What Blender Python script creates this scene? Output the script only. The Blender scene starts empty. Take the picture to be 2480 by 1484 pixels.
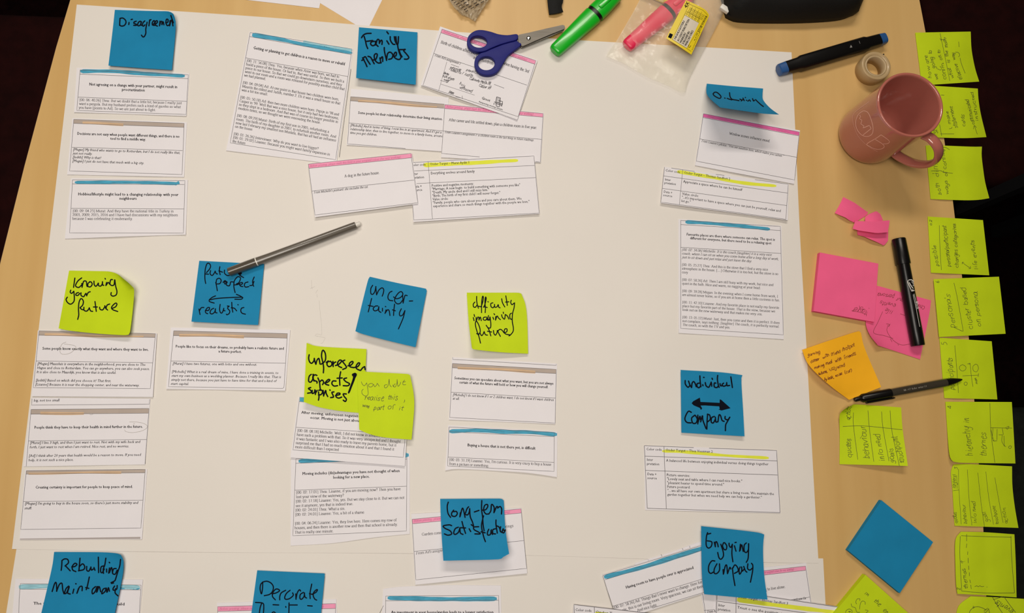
import bpy, bmesh, math, random
import numpy as np
from mathutils import Matrix, Vector
random.seed(7); rng = np.random.RandomState(7)
SC = bpy.context.scene; COL = SC.collection

# ------------------------------------------------------------------ camera (calibrated on the square notes and the big sheet)
FPX = 1850.0; TH = math.radians(9.31); PH = math.radians(-4.28); HC = 0.918; ZT = 0.74
_Rx = np.array([[1,0,0],[0,math.cos(TH),-math.sin(TH)],[0,math.sin(TH),math.cos(TH)]])
_Ry = np.array([[math.cos(PH),0,math.sin(PH)],[0,1,0],[-math.sin(PH),0,math.cos(PH)]])
RC = _Ry @ _Rx
CC = np.array([0.0, 0.0, ZT + HC])
cam = bpy.data.cameras.new('camera'); camo = bpy.data.objects.new('camera', cam); COL.objects.link(camo)
M4 = np.eye(4); M4[:3,:3] = RC; M4[:3,3] = CC
camo.matrix_world = Matrix(M4.tolist())
cam.sensor_width = 36.0; cam.sensor_fit = 'HORIZONTAL'; cam.lens = FPX/2480*36.0; cam.clip_start = 0.01; cam.clip_end = 50
SC.camera = camo

# ------------------------------------------------------------------ world, lamps, exposure
W = bpy.data.worlds.new('world'); SC.world = W; W.use_nodes = True
W.node_tree.nodes['Background'].inputs[0].default_value = (1.0, 0.90, 0.80, 1)
W.node_tree.nodes['Background'].inputs[1].default_value = 0.05
def area(name, loc, target, sx, sy, power, col):
    l = bpy.data.lights.new(name, 'AREA'); l.shape = 'RECTANGLE'; l.size = sx; l.size_y = sy; l.energy = power; l.color = col
    o = bpy.data.objects.new(name, l); COL.objects.link(o); o.location = loc
    o.rotation_euler = (Vector(target)-Vector(loc)).to_track_quat('-Z', 'Y').to_euler(); return o
area('ceiling_lamp_far', (0.02, 1.50, 2.58), (0.0, 0.3, ZT), 1.1, 0.28, 21, (1.0, 0.93, 0.83))
area('ceiling_lamp_near', (-0.20, 0.0, 2.25), (-0.15, 0.05, ZT), 0.9, 0.5, 15.8, (1.0, 0.93, 0.84))
SC.view_settings.view_transform = 'Standard'; SC.view_settings.look = 'None'
SC.view_settings.exposure = -0.06; SC.view_settings.gamma = 1.0; SC.view_settings.use_curve_mapping = False

# ------------------------------------------------------------------ photo pixel -> point at a height above the table top
def ray(p):
    p = np.asarray(p, float).reshape(-1, 2)
    d = np.stack([(p[:,0]-1240)/FPX, -(p[:,1]-742)/FPX, -np.ones(len(p))], 1)
    return d @ RC.T
def U(p, z=0.0):
    d = ray(p); z = np.broadcast_to(np.asarray(z, float), (len(d),))
    t = (ZT + z - CC[2])/d[:,2]
    return CC + d*t[:,None]
def U1(x, y, z=0.0): return Vector(U([(x, y)], z)[0])

# crops of the photograph the coordinates below were read in: origin and scale
CR = dict(A=(0,0,3.7097),B=(540,0,3.711),C=(1000,0,3.711),D=(1300,0,3.711),E=(1860,0,3.7097),F=(0,380,3.711),
 G=(700,360,3.5328),H=(1580,180,3.905),I=(1600,500,4.364),J=(1900,440,3.533),K=(0,760,4.1214),L=(380,620,4.121),
 M=(0,1080,4),N=(680,640,4),O=(680,900,4),P=(980,850,4),Q=(1480,870,4),R=(1860,780,4),S=(310,1113,4),T=(900,1113,4),
 V=(1380,1113,4),W=(1860,1113,4),
 a=(230,0,8),b=(810,40,8),c=(1640,160,8),d=(110,640,8),e=(440,620,8),f=(840,660,8),g=(1060,690,8),h=(700,825,8),
 i=(1040,1195,8),j=(1620,885,8),k=(1670,1265,8),l=(600,1299,8),m=(2170,60,8),n=(2170,190,8),o=(2170,340,8),
 p=(1940,790,8),q=(1570,0,8),r=(1990,1380,8),s=(2000,240,8),t=(0,1300,8),u=(2170,1113,8),v=(2170,1298,7.977),px=(0,0,1))
def C2(c, pts):
    ox, oy, s = CR[c]; a = np.asarray(pts, float).reshape(-1, 2)
    return np.stack([ox+a[:,0]/s, oy+a[:,1]/s], 1)
def pp(s):          # "x,y x,y ..." -> array
    return np.array([[float(v) for v in q.split(',')] for q in s.split()])

# ------------------------------------------------------------------ materials
def mat(name, col, rough=0.6, metal=0.0, var=0.0, vscale=20, bump=0.0, bscale=200, spec=0.5, coat=0.0, trans=0.0, alpha=1.0, sheen=0.0, sss=0.0, stretch=None):
    m = bpy.data.materials.new(name); m.use_nodes = True; nt = m.node_tree; b = nt.nodes['Principled BSDF']
    b.inputs['Base Color'].default_value = (*col, 1); b.inputs['Roughness'].default_value = rough
    b.inputs['Metallic'].default_value = metal; b.inputs['Specular IOR Level'].default_value = spec
    b.inputs['Coat Weight'].default_value = coat; b.inputs['Transmission Weight'].default_value = trans
    b.inputs['Alpha'].default_value = alpha; b.inputs['Sheen Weight'].default_value = sheen
    if sss: b.inputs['Subsurface Weight'].default_value = sss; b.inputs['Subsurface Radius'].default_value = (.004,.004,.003); b.inputs['Subsurface Scale'].default_value = 1.0
    tc = nt.nodes.new('ShaderNodeTexCoord')
    def noise(scale, det=3):
        n = nt.nodes.new('ShaderNodeTexNoise'); n.inputs['Scale'].default_value = scale; n.inputs['Detail'].default_value = det
        if stretch:
            mp = nt.nodes.new('ShaderNodeMapping'); mp.inputs['Scale'].default_value = stretch
            nt.links.new(tc.outputs['Object'], mp.inputs[0]); nt.links.new(mp.outputs[0], n.inputs['Vector'])
        else: nt.links.new(tc.outputs['Object'], n.inputs['Vector'])
        return n
    if var:
        n = noise(vscale); r = nt.nodes.new('ShaderNodeValToRGB')
        r.color_ramp.elements[0].position = .3; r.color_ramp.elements[1].position = .7
        r.color_ramp.elements[0].color = (*[c*(1-var) for c in col], 1); r.color_ramp.elements[1].color = (*[min(1,c*(1+var)) for c in col], 1)
        nt.links.new(n.outputs['Fac'], r.inputs[0]); nt.links.new(r.outputs[0], b.inputs['Base Color'])
    if bump:
        n = noise(bscale, 4); bp = nt.nodes.new('ShaderNodeBump'); bp.inputs['Strength'].default_value = bump; bp.inputs['Distance'].default_value = 0.001
        nt.links.new(n.outputs['Fac'], bp.inputs['Height']); nt.links.new(bp.outputs[0], b.inputs['Normal'])
    return m
MT = {}
MT['sheet'] = mat('flipchart_paper', (.785,.74,.69), .85, var=.015, vscale=6, bump=.05, bscale=500, spec=.2)
MT['card'] = mat('printer_paper', (.815,.785,.82), .8, var=.012, vscale=30, bump=.06, bscale=300, spec=.25)
MT['blue'] = mat('blue_note_paper', (.007,.225,.44), .75, var=.05, vscale=30, bump=.05, bscale=400, spec=.25)
MT['yellow'] = mat('yellow_note_paper', (.55,.70,.007), .75, var=.04, vscale=30, bump=.05, bscale=400, spec=.25)
MT['pink'] = mat('pink_note_paper', (.92,.125,.29), .75, var=.04, vscale=30, bump=.05, bscale=400, spec=.25)
MT['orange'] = mat('orange_note_paper', (.95,.46,.012), .75, var=.04, vscale=30, bump=.05, bscale=400, spec=.25)
MT['marker'] = mat('black_marker_ink', (.004,.005,.011), .8, spec=.08)
MT['pen'] = mat('pen_ink', (.07,.075,.015), .7)
MT['penred'] = mat('pen_ink_on_orange', (.16,.02,.008), .7)
MT['print'] = mat('toner', (.075,.07,.078), .8, spec=.1)
MT['printgrey'] = mat('toner_grey', (.30,.28,.30), .7)
MT['line'] = mat('toner_line', (.13,.12,.13), .7)
MT['pencil'] = mat('pencil_line', (.42,.39,.36), .6)
MT['tan'] = mat('tan_band_print', (.47,.39,.34), .8, var=.06, vscale=40)
MT['orangetint'] = mat('orange_smear_ink', (.66,.45,.28), .8, var=.1, vscale=50)
MT['grey'] = mat('grey_band_print', (.42,.37,.36), .8)
MT['pinkband'] = mat('pink_band_highlighter', (.90,.33,.52), .8, var=.06, vscale=60)
MT['magenta'] = mat('magenta_band_highlighter', (.80,.13,.40), .8, var=.08, vscale=60)
MT['pinktext'] = mat('pink_band_lettering', (.62,.14,.30), .8)
MT['bluestroke'] = mat('blue_marker_ink', (.05,.34,.52), .7, var=.25, vscale=90, stretch=(1,8,1))
MT['bluelight'] = mat('pale_blue_marker_ink', (.30,.58,.68), .7, var=.2, vscale=90, stretch=(1,8,1))
MT['hl'] = mat('yellow_highlighter_ink', (.78,.82,.05), .8, var=.05, vscale=60)
MT['black'] = mat('black_plastic', (.006,.006,.007), .28, spec=.5, bump=.03, bscale=300)
MT['white'] = mat('white_plastic', (.75,.72,.66), .4)
MT['steel'] = mat('brushed_steel', (.155,.14,.12), .5, metal=.8, var=.12, vscale=40, bump=.1, bscale=120, stretch=(1,12,1))
MT['chrome'] = mat('polished_steel', (.75,.74,.72), .15, metal=1)

# ------------------------------------------------------------------ object helpers
def tag(o, label=None, cat=None, group=None, kind=None):
    if label: o['label'] = label
    if cat: o['category'] = cat
    if group: o['group'] = group
    if kind: o['kind'] = kind
    return o
def loc_of(parent):
    v = Vector((0,0,0))
    while parent is not None: v = v + parent.location; parent = parent.parent
    return v
def mk(name, V, F, m, parent=None, origin=None, smooth=False, recalc=False):
    V = np.asarray(V, float).reshape(-1, 3)
    if parent is not None: base = np.array(loc_of(parent)); loc = Vector((0,0,0))
    else:
        if origin is None: origin = ((V[:,0].min()+V[:,0].max())/2, (V[:,1].min()+V[:,1].max())/2, V[:,2].min())
        base = np.array(origin, float); loc = Vector(origin)
    me = bpy.data.meshes.new(name); me.from_pydata((V-base).tolist(), [], [list(map(int, f)) for f in F])
    if recalc:
        bm = bmesh.new(); bm.from_mesh(me); bmesh.ops.recalc_face_normals(bm, faces=bm.faces); bm.to_mesh(me); bm.free()
    if smooth: me.polygons.foreach_set('use_smooth', [True]*len(me.polygons))
    if m is not None: me.materials.append(m)
    o = bpy.data.objects.new(name, me); COL.objects.link(o); o.location = loc
    if parent is not None: o.parent = parent
    return o
def empty(name, loc):
    o = bpy.data.objects.new(name, None); COL.objects.link(o); o.location = loc; o.empty_display_size = .02; return o

# ------------------------------------------------------------------ a sheet of paper: Coons patch between four edges, with a height field
def smooth_line(P, n=24):
    P = np.asarray(P, float)
    if len(P) == 2: return P
    Q = np.vstack([2*P[0]-P[1], P, 2*P[-1]-P[-2]]); out = []
    per = max(2, n//(len(P)-1))
    for i in range(1, len(Q)-2):
        p0,p1,p2,p3 = Q[i-1],Q[i],Q[i+1],Q[i+2]
        for t in np.linspace(0,1,per,endpoint=False):
            out.append(.5*((2*p1)+(-p0+p2)*t+(2*p0-5*p1+4*p2-p3)*t*t+(-p0+3*p1-3*p2+p3)*t**3))
    out.append(P[-1]); return np.array(out)
class Sheet:
    def __init__(s, T, R, B, L, zf, smooth=True):
        f = smooth_line if smooth else (lambda q: np.asarray(q, float))
        s.E = [f(x) for x in (T, R, B, L)]
        s.par = []
        for e in s.E:
            d = np.r_[0, np.cumsum(np.hypot(*np.diff(e, axis=0).T))]; s.par.append(d/d[-1])
        s.c = [s.E[0][0], s.E[0][-1], s.E[2][-1], s.E[2][0]]; s.zf = zf
    def ed(s, k, t):
        tc = np.clip(t, 0, 1); e = s.E[k]; p = np.stack([np.interp(tc, s.par[k], e[:,0]), np.interp(tc, s.par[k], e[:,1])], 1)
        return p + (t-tc)[:,None]*(e[-1]-e[0])
    def P(s, u, v):
        u_, v_ = u[:,None], v[:,None]; a,b,c,d = s.c
        return ((1-v_)*s.ed(0,u)+v_*s.ed(2,u)+(1-u_)*s.ed(3,v)+u_*s.ed(1,v)
                -((1-u_)*(1-v_)*a+u_*(1-v_)*b+u_*v_*c+(1-u_)*v_*d))
    def uv(s, p):
        p = np.asarray(p, float); u = np.full(len(p), .5); v = u.copy(); h = 1e-3
        for _ in range(9):
            q = s.P(u,v); e = p-q; du = (s.P(u+h,v)-q)/h; dv = (s.P(u,v+h)-q)/h
            det = du[:,0]*dv[:,1]-du[:,1]*dv[:,0]; det = np.where(abs(det)<1e-6, 1e-6, det)
            u = np.clip(u+(e[:,0]*dv[:,1]-e[:,1]*dv[:,0])/det, -.3, 1.3); v = np.clip(v+(du[:,0]*e[:,1]-du[:,1]*e[:,0])/det, -.3, 1.3)
        return u, v
    def at(s, p, off=0.0):
        p = np.asarray(p, float).reshape(-1, 2)
        if not len(p): return np.zeros((0,3))
        u, v = s.uv(p); return U(p, s.zf(np.clip(u,0,1), np.clip(v,0,1))+off)
    def mesh(s, name, m, nu=14, nv=12, th=.00016, parent=None):
        us, vs = np.linspace(0,1,nu), np.linspace(0,1,nv); g = np.array([(a,b) for b in vs for a in us])
        px = s.P(g[:,0], g[:,1]); z = s.zf(g[:,0], g[:,1])
        top = U(px, z); bot = top - np.array([0,0,th]); V = np.vstack([top, bot]); n = nu*nv; F = []
        for j in range(nv-1):
            for i in range(nu-1):
                a = j*nu+i; F.append((a, a+nu, a+nu+1, a+1)); F.append((n+a, n+a+1, n+a+nu+1, n+a+nu))
        ring = list(range(nu))+[j*nu+nu-1 for j in range(1,nv)]+[(nv-1)*nu+i for i in range(nu-2,-1,-1)]+[j*nu for j in range(nv-2,0,-1)]
        R = len(ring); V = np.vstack([V, top[ring], bot[ring]])
        for k in range(R): F.append((2*n+k, 2*n+(k+1)%R, 2*n+R+(k+1)%R, 2*n+R+k))
        o = mk(name, V, F, m, parent=parent, smooth=True)
        for p in o.data.polygons[-len(ring):]: p.use_smooth = False
        return o

# ------------------------------------------------------------------ flat drawing in photo pixels, mapped on to a surface afterwards
class Ink:
    def __init__(s): s.V = []; s.F = []; s.n = 0
    def add(s, P, F):
        P = np.asarray(P, float); s.V.append(P); s.F += [tuple(i+s.n for i in f) for f in F]; s.n += len(P)
    def ribbon(s, P, w, seg=7.0, wf=None, cap=False):
        P = np.asarray(P, float)
        if len(P) < 2: return
        Q = [P[0]]
        for a, b in zip(P[:-1], P[1:]):
            L = math.hypot(*(b-a)); k = max(1, int(math.ceil(L/seg)))
            for i in range(1, k+1): Q.append(a+(b-a)*i/k)
        P = np.array(Q); d = np.gradient(P, axis=0); L = np.hypot(d[:,0], d[:,1]); L[L<1e-9] = 1; d /= L[:,None]
        nrm = np.stack([-d[:,1], d[:,0]], 1); hw = (w/2 if wf is None else wf(d)/2); hw = np.broadcast_to(hw, (len(P),))[:,None]
        n = len(P); s.add(np.vstack([P+nrm*hw, P-nrm*hw]), [(i, i+1, n+i+1, n+i) for i in range(n-1)])
        if cap:
            for c in (P[0], P[-1]):
                a = np.arange(8)*math.pi/4; s.add(c+np.stack([np.cos(a), np.sin(a)], 1)*w/2, [tuple(range(8))])
    def strokes(s, txt, crop, w, smooth=True, cap=True):
        sc = CR[crop][2]
        for q in txt.split(';'):
            q = q.strip()
            if not q: continue
            P = C2(crop, pp(q))
            if len(P) == 1: P = np.vstack([P, P+[[.6,.3]]])
            if smooth and len(P) > 2: P = smooth_line(P, 6*(len(P)-1))
            s.ribbon(P, w/sc, seg=4.0, cap=cap)
    def quad(s, a, b, c, d, n=20):        # a-b top, d-c bottom
        a,b,c,d = [np.asarray(q, float) for q in (a,b,c,d)]; t = np.linspace(0,1,n)[:,None]
        s.add(np.vstack([a+(b-a)*t, d+(c-d)*t]), [(i, n+i, n+i+1, i+1) for i in range(n-1)])
    def build(s, name, sheet, m, off, parent):
        if not s.V: return None
        P = np.vstack(s.V); return mk(name, sheet.at(P, off), s.F, m, parent=parent)

# ------------------------------------------------------------------ lettering
CH = "ABCDEFGHIJKLMNOPQRSTUVWXYZabcdefghijklmnopqrstuvwxyz0123456789[]().,:;?'\"-/+&!\u2013"
SANS = {}
def build_sans():
    tmp = []
    for off, st in ((0.0, 'r'), (0.0, 'b')):
        for ch in list(CH)+[' ']:
            ent = []
            for body in ((ch, ch+ch) if ch != ' ' else ('xx', 'x x')):
                c = bpy.data.curves.new('t', 'FONT'); c.body = body; c.resolution_u = 1; c.offset = off
                o = bpy.data.objects.new('t', c); COL.objects.link(o); ent.append(o)
            tmp.append((st, ch, ent))
    bpy.context.view_layer.update(); dg = bpy.context.evaluated_depsgraph_get()
    for st, ch, ent in tmp:
        res = []
        for o in ent:
            e = o.evaluated_get(dg); me = e.to_mesh(); v = np.array([w.co[:2] for w in me.vertices]).reshape(-1,2)
            f = [tuple(p.vertices) for p in me.polygons]; res.append((v, f)); e.to_mesh_clear()
        adv = (res[1][0][:,0].max()-res[1][0][:,0].min())-(res[0][0][:,0].max()-res[0][0][:,0].min())
        SANS[st, ch] = (adv, *(res[0] if ch != ' ' else (np.zeros((0,2)), [])))
    for st, ch, ent in tmp:
        for o in ent:
            c = o.data; bpy.data.objects.remove(o); bpy.data.curves.remove(c)
build_sans()
XH = SANS['r','x'][1][:,1].max()
FNT = """a 9.8 s1.5,8 3.2,10 5.5,9.6 6.4,8 6.4,2 7.6,0 9.2,1;s6.4,6 3,5 1.2,2.8 2,.4 4,0 6.4,2
b 11 l2.2,15 2.2,.5;s2.2,7.5 4,9.8 6.5,10 9,7.5 9.3,5 8.5,1.5 6,0 4,.3 2.2,1.5;t0,2.2,15
c 9.8 s8.5,8 6.5,10 4,10 1.5,7.5 1.2,4.5 2.5,1 5,0 7.5,.5 9,2.2
d 11 l8.5,15 8.5,0;s8.5,7.5 7,9.8 4.5,10 2,7.5 1.4,4.5 2.5,1 5,0 7,.5 8.5,2;t6.5,8.5,15;t8.5,10.5,0
e 9.8 l1.4,6 8.4,6;s8.4,6 7.6,9 5.2,10 2.8,9 1.3,5 2.2,1.5 4.8,0 7.3,.6 9,2.5
f 7.3 s8,14 6.5,15 4.5,14.5 3.4,12 3.4,8;l3.4,9 3.4,0;t.8,7,9.6;t1,6,0
g 11 s8,8.5 6,10 3.5,9.5 2.5,6.8 3.5,4.2 6,4 8,5.5 8.2,8 7,9.6;s4,4.2 2,2.5 3,.8 8,.2 9.5,-1.8 8,-4.5 4,-5 1.2,-3.6 1.2,-1.6 3,-.2;t8,10.5,9.4
h 11 l2.2,15 2.2,0;s2.2,7 4,9.3 6.5,10 8.3,8.5 8.5,6 8.5,0;t0,2.2,15;t.4,4,0;t6.8,10.4,0
i 6.1 l3,10 3,0;l3,14.6 3,13;t.8,3,10;t1,5,0
j 6.1 s3.6,10 3.6,-2 2.5,-4.6 0,-4.6;l3.6,14.6 3.6,13;t1.4,3.6,10
k 11 l2.2,15 2.2,0;l8.5,10 2.5,4.5;l4.6,6.2 9,0;t0,2.2,15;t.5,4,0;t6.5,10.2,10;t7.2,10.6,0
l 6.1 l3,15 3,0;t.8,3,15;t1,5,0
m 17 l2.2,10 2.2,0;s2.2,7 4,9.3 6.5,10 8.4,8.5 8.6,6 8.6,0;s8.6,7 10.5,9.3 12.8,10 14.6,8.5 14.8,6 14.8,0;t.4,2.2,10;t.4,4,0;t7,10.4,0;t13,16.6,0
n 11 l2.2,10 2.2,0;s2.2,7 4,9.3 6.5,10 8.3,8.5 8.5,6 8.5,0;t.4,2.2,10;t.4,4,0;t6.8,10.4,0
o 11 s5.5,10 2.5,8.8 1.3,5 2.5,1.2 5.5,0 8.5,1.2 9.7,5 8.5,8.8 5.5,10
p 11 l2.2,10 2.2,-5;s2.2,7.5 4,9.8 6.5,10 9,7.5 9.3,5 8.5,1.5 6,0 4,.3 2.2,1.5;t.4,2.2,10;t.4,4.4,-5
q 11 l8.5,10 8.5,-5;s8.5,7.5 7,9.8 4.5,10 2,7.5 1.4,4.5 2.5,1 5,0 7,.5 8.5,2;t6.5,10.4,-5
r 7.3 l2.4,10 2.4,0;s2.4,6.5 4,9.3 5.8,10 7.2,9;t.4,2.4,10;t.6,4.4,0
s 8.6 s7,7.6 6.4,9.6 4.2,10 2,9 1.8,7.4 3.2,5.8 6,4.4 7.2,2.6 6.2,.6 4,0 1.8,.8 1.2,3
t 6.1 s3.2,13.5 3.2,2 4,.2 6,.8;t.6,6,9.6
u 11 s2.4,10 2.4,3 3.4,.6 5.4,0 7.4,1 8.6,3;l8.6,10 8.6,0;t.4,2.4,10;t6.6,8.6,10;t8.6,10.6,0
v 11 l1.5,10 5.6,0;l5.6,0 9.4,10;t.2,4,10;t7.4,10.8,10
w 16 l1.5,10 5,0;l5,0 8,8.5;l8,9 11.4,0;l11.4,0 14.6,10;t.2,4,10;t12.8,16,10
x 11 l1.8,10 9,0;l9,10 1.8,0;t.4,4.4,10;t6.8,10.4,10;t.2,3.8,0;t7,10.8,0
y 11 l1.5,10 5.8,0;s9.4,10 5.8,0 4.2,-3.8 2,-5 .8,-4.4;t.2,4,10;t7.4,10.8,10
z 9.8 l1.4,9.6 8.4,9.6;l8.4,9.8 1.2,.3;l1.2,.3 8.8,.3
0 11 s5.5,14.8 2.6,13 1.2,7.4 2.6,1.6 5.5,0 8.4,1.6 9.8,7.4 8.4,13 5.5,14.8
1 11 l5.8,14.8 5.8,0;l5.8,14.6 2.6,13;t3,8.6,0
2 11 s1.4,11 3,14.2 5.8,14.8 8.2,13 8.2,10 5,4.5 1,.5;l1,.4 9.6,.4
3 11 s1.6,12 3.4,14.4 6,14.6 8,12.6 7,9.6 4.4,8.2;s4.4,8.2 8,7 9,4 7.5,1 4.5,0 1.2,.8
4 11 l7.4,0 7.4,14.8;l7.4,14.6 .8,4.4;l.8,4.2 10.2,4.2
5 11 l3.4,14.4 9,14.4;l3.4,14.4 2.4,9;s2.4,8.8 6,8.8 8.8,6.5 8.6,2.8 6,.4 3,0 1,.8
6 11 s9.4,14.8 5,12.8 2,8.5 1.4,4 3,.8 5.8,0 8.6,1.4 9.4,4.6 8,8 5.4,8.8 2.4,7
7 11 l1.4,14.2 9.8,14.2;l9.6,14.2 4.6,0
8 11 s5.5,8 8.6,10.5 8,13.8 5.4,14.8 2.6,13.4 2.8,10.4 8.4,5.8 9,2.8 7,.2 4,.2 1.8,2.6 2.6,5.8 5.5,8
9 11 s1.4,0 5,1.4 8.4,5.4 9.6,10.4 8,14 5,14.8 2.2,13 1.6,9.8 3.2,6.8 6,6.4 8.8,8
. 5.5 l2.8,1.2 2.8,-.4
, 5.5 l2.8,1.2 2.8,-.5;l2.9,-.5 1.8,-3
: 6.1 l3,1.2 3,-.4;l3,9.6 3,8
; 6.1 l3,1.2 2.4,-2.4;l3,9.6 3,8
? 9.8 s2,11.5 3,14.4 5.6,15 8,13 7.6,10 5.2,7.5 5,4;l5,1.2 5,-.4
[ 7.3 l2.6,15 2.6,-4;t2.6,6,15;t2.6,6,-4
] 7.3 l4.7,15 4.7,-4;t1.3,4.7,15;t1.3,4.7,-4
( 7.3 s6,15 3,11 2,5.5 3,0 6,-4
) 7.3 s1.3,15 4.3,11 5.3,5.5 4.3,0 1.3,-4
' 4 l2,15 2,11
" 8 l2,15 2,11;l5,15 5,11
- 7.3 l1,4.5 6,4.5
/ 6.1 l6,15 0,0
+ 12 l1,5 11,5;l6,10 6,0
A 16 l8,14.8 2,0;l8,14.8 13.8,0;l4,5 11.4,5;t0,4.6,0;t10.8,16,0
B 14.7 l3.4,14.4 3.4,0;s3.4,14.4 9,14.4 11.4,11 9,8 3.4,7.8;s8,7.8 12,6.5 12.6,3.5 10.5,.6 7,.2 3.4,.2;t.4,4,14.4;t.4,4,0
C 14.7 s13,10.5 11.5,13.8 8.5,14.9 4,13.2 1.4,7.4 3.6,1.8 8,0 11.4,.8 13.8,3.4
D 16 l3.4,14.4 3.4,0;s3.4,14.4 9,14.2 13.6,11 14.6,7 13,2.5 8.5,.2 3.4,.2;t.4,4,14.4;t.4,4,0
E 13.4 l3.4,14.4 3.4,0;l.4,14.4 12,14.4;l3.4,7.6 9,7.6;l.4,.2 12.4,.2
F 12.2 l3.4,14.4 3.4,0;l.4,14.4 11.4,14.4;l3.4,7.6 8.6,7.6;t.4,6.4,0
G 16 s13,10.5 11.5,13.8 8.5,14.9 4,13.2 1.4,7.4 3.6,1.8 8,0 11.4,.8 13,2;l13,6 13,1;t10,15.4,6
H 16 l3.6,14.4 3.6,0;l12.4,14.4 12.4,0;l3.6,7.6 12.4,7.6;t.6,6.6,14.4;t9.4,15.4,14.4;t.6,6.6,0;t9.4,15.4,0
I 7.3 l3.7,14.4 3.7,0;t.6,6.8,14.4;t.6,6.8,0
J 8.6 s5.4,14.4 5.4,3 4,.2 1.4,.2;t2.6,8.4,14.4
K 16 l3.4,14.4 3.4,0;l12.6,14.4 3.8,6.4;l6,8.4 13.6,0;t.4,6.4,14.4;t.4,6.4,0;t10.4,14.6,14.4;t11,16,0
L 13.4 l3.4,14.4 3.4,0;t.4,6.4,14.4;l.4,.2 12.4,.2;l12.4,.2 13,3.6
M 19.5 l3,14.4 3,0;l3,14.4 9.6,1;l9.6,1 16.4,14.4;l16.4,14.4 16.4,0;t.4,3,14.4;t.6,5.6,0;t13.8,19,0;t16.4,19,14.4
N 16 l3,14.4 3,0;l3,14.4 13,0;l13,14.4 13,0;t.2,3,14.4;t.6,5.6,0;t10.6,15.6,14.4
O 16 s8,14.8 3.4,12.8 1.4,7.4 3.4,1.8 8,0 12.6,1.8 14.6,7.4 12.6,12.8 8,14.8
P 12.2 l3.4,14.4 3.4,0;s3.4,14.4 8.4,14.4 11.4,12 11,8.6 8,7 3.4,6.8;t.4,4,14.4;t.4,6.4,0
R 14.7 l3.4,14.4 3.4,0;s3.4,14.4 8.4,14.4 11.4,12 10.8,8.8 8,7.4 3.4,7.2;l7,7.2 13,0;t.4,4,14.4;t.4,6.4,0;t12,14.8,0
S 12.2 s10,11 8.6,14.2 5.8,14.9 2.8,13.4 2.6,10.6 5,8.4 8.8,6.2 10.2,3.6 8.6,.8 5.6,0 2.6,1 1.6,4
T 13.4 l6.7,14.4 6.7,0;l.8,14.3 12.6,14.3;t4.2,9.2,0
U 16 s3.4,14.4 3.4,5 5,1 8.4,0 12,1.2 13,5 13,14.4;t.6,6,14.4;t10.6,15.6,14.4
V 16 l2.4,14.4 8.4,0;l8.4,0 13.6,14.4;t.2,5.4,14.4;t11.2,15.8,14.4
W 20.8 l2.2,14.4 7,0;l7,0 10.6,12;l10.6,13 15,0;l15,0 19,14.4;t.2,5.2,14.4;t16.8,20.8,14.4
Y 16 l2.2,14.4 8,6.6;l8,6.6 8,0;l13.6,14.4 8,6.6;t.2,5.2,14.4;t11,15.6,14.4;t5.2,10.8,0"""
GLY = {}
for ln in FNT.split('\n'):
    ch, adv, rest = ln.split(' ', 2); GLY[ch] = (float(adv), [(q[0], q[1:]) for q in rest.split(';')])
GLY['\u2013'] = (11, [('l', '0,4.5 11,4.5')])
HND = {'a': (9.5, [('s','8,9 5.5,10 2.5,8.5 1.4,4.5 2.8,.8 5,.2 7.4,3 8,9'), ('s','8,9 7.8,3 8.4,.6 10,.4')]),
       'g': (10, [('s','8,9 5.5,10 2.5,8.5 1.4,5 2.8,1.2 5,.8 7.4,3 8,9'), ('s','8,9 8,-2 6,-6 2.5,-6.5 1,-4')]),
       'y': (10, [('s','1.5,10 2,4 4.5,1.5 7.5,4 8.4,10'), ('s','8.4,10 7.8,-1 5.8,-6 2.5,-6.5 1,-4')]),
       'e': (8.5, [('s','1.8,5 5.5,5.4 7.6,7.6 6,9.8 3,8.6 1.4,5 2.4,1.2 5,0 8.4,2')]),
       'r': (7, [('s','2,10 2.4,5 2.2,0'), ('s','2.3,5 4,8.8 7,9.6')]),
       'n': (9.5, [('s','2,10 2.4,5 2,0'), ('s','2.2,4 4.5,9 7,9.4 7.6,5 8,0 9.4,.6')]),
       't': (6, [('s','3.4,15 2.8,6 3.2,1 5.6,.6'), ('l','.4,10 6.2,10.4')])}
def glyph_poly(ch, hand):
    adv, st = HND[ch] if hand and ch in HND else GLY.get(ch, GLY['-'])
    out = []
    for k, q in st:
        if k == 't':
            if hand: continue
            a, b, y = [float(v) for v in q.split(',')]; out.append((np.array([(a,y),(b,y)]), True))
        else:
            P = pp(q); out.append((smooth_line(P, 4*(len(P)-1)) if k == 's' else P, False))
    return adv, out
def frame_of(p0, p1):
    d = p1-p0; L = math.hypot(*d); d = d/L; return d, np.array([d[1], -d[0]]), L
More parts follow.
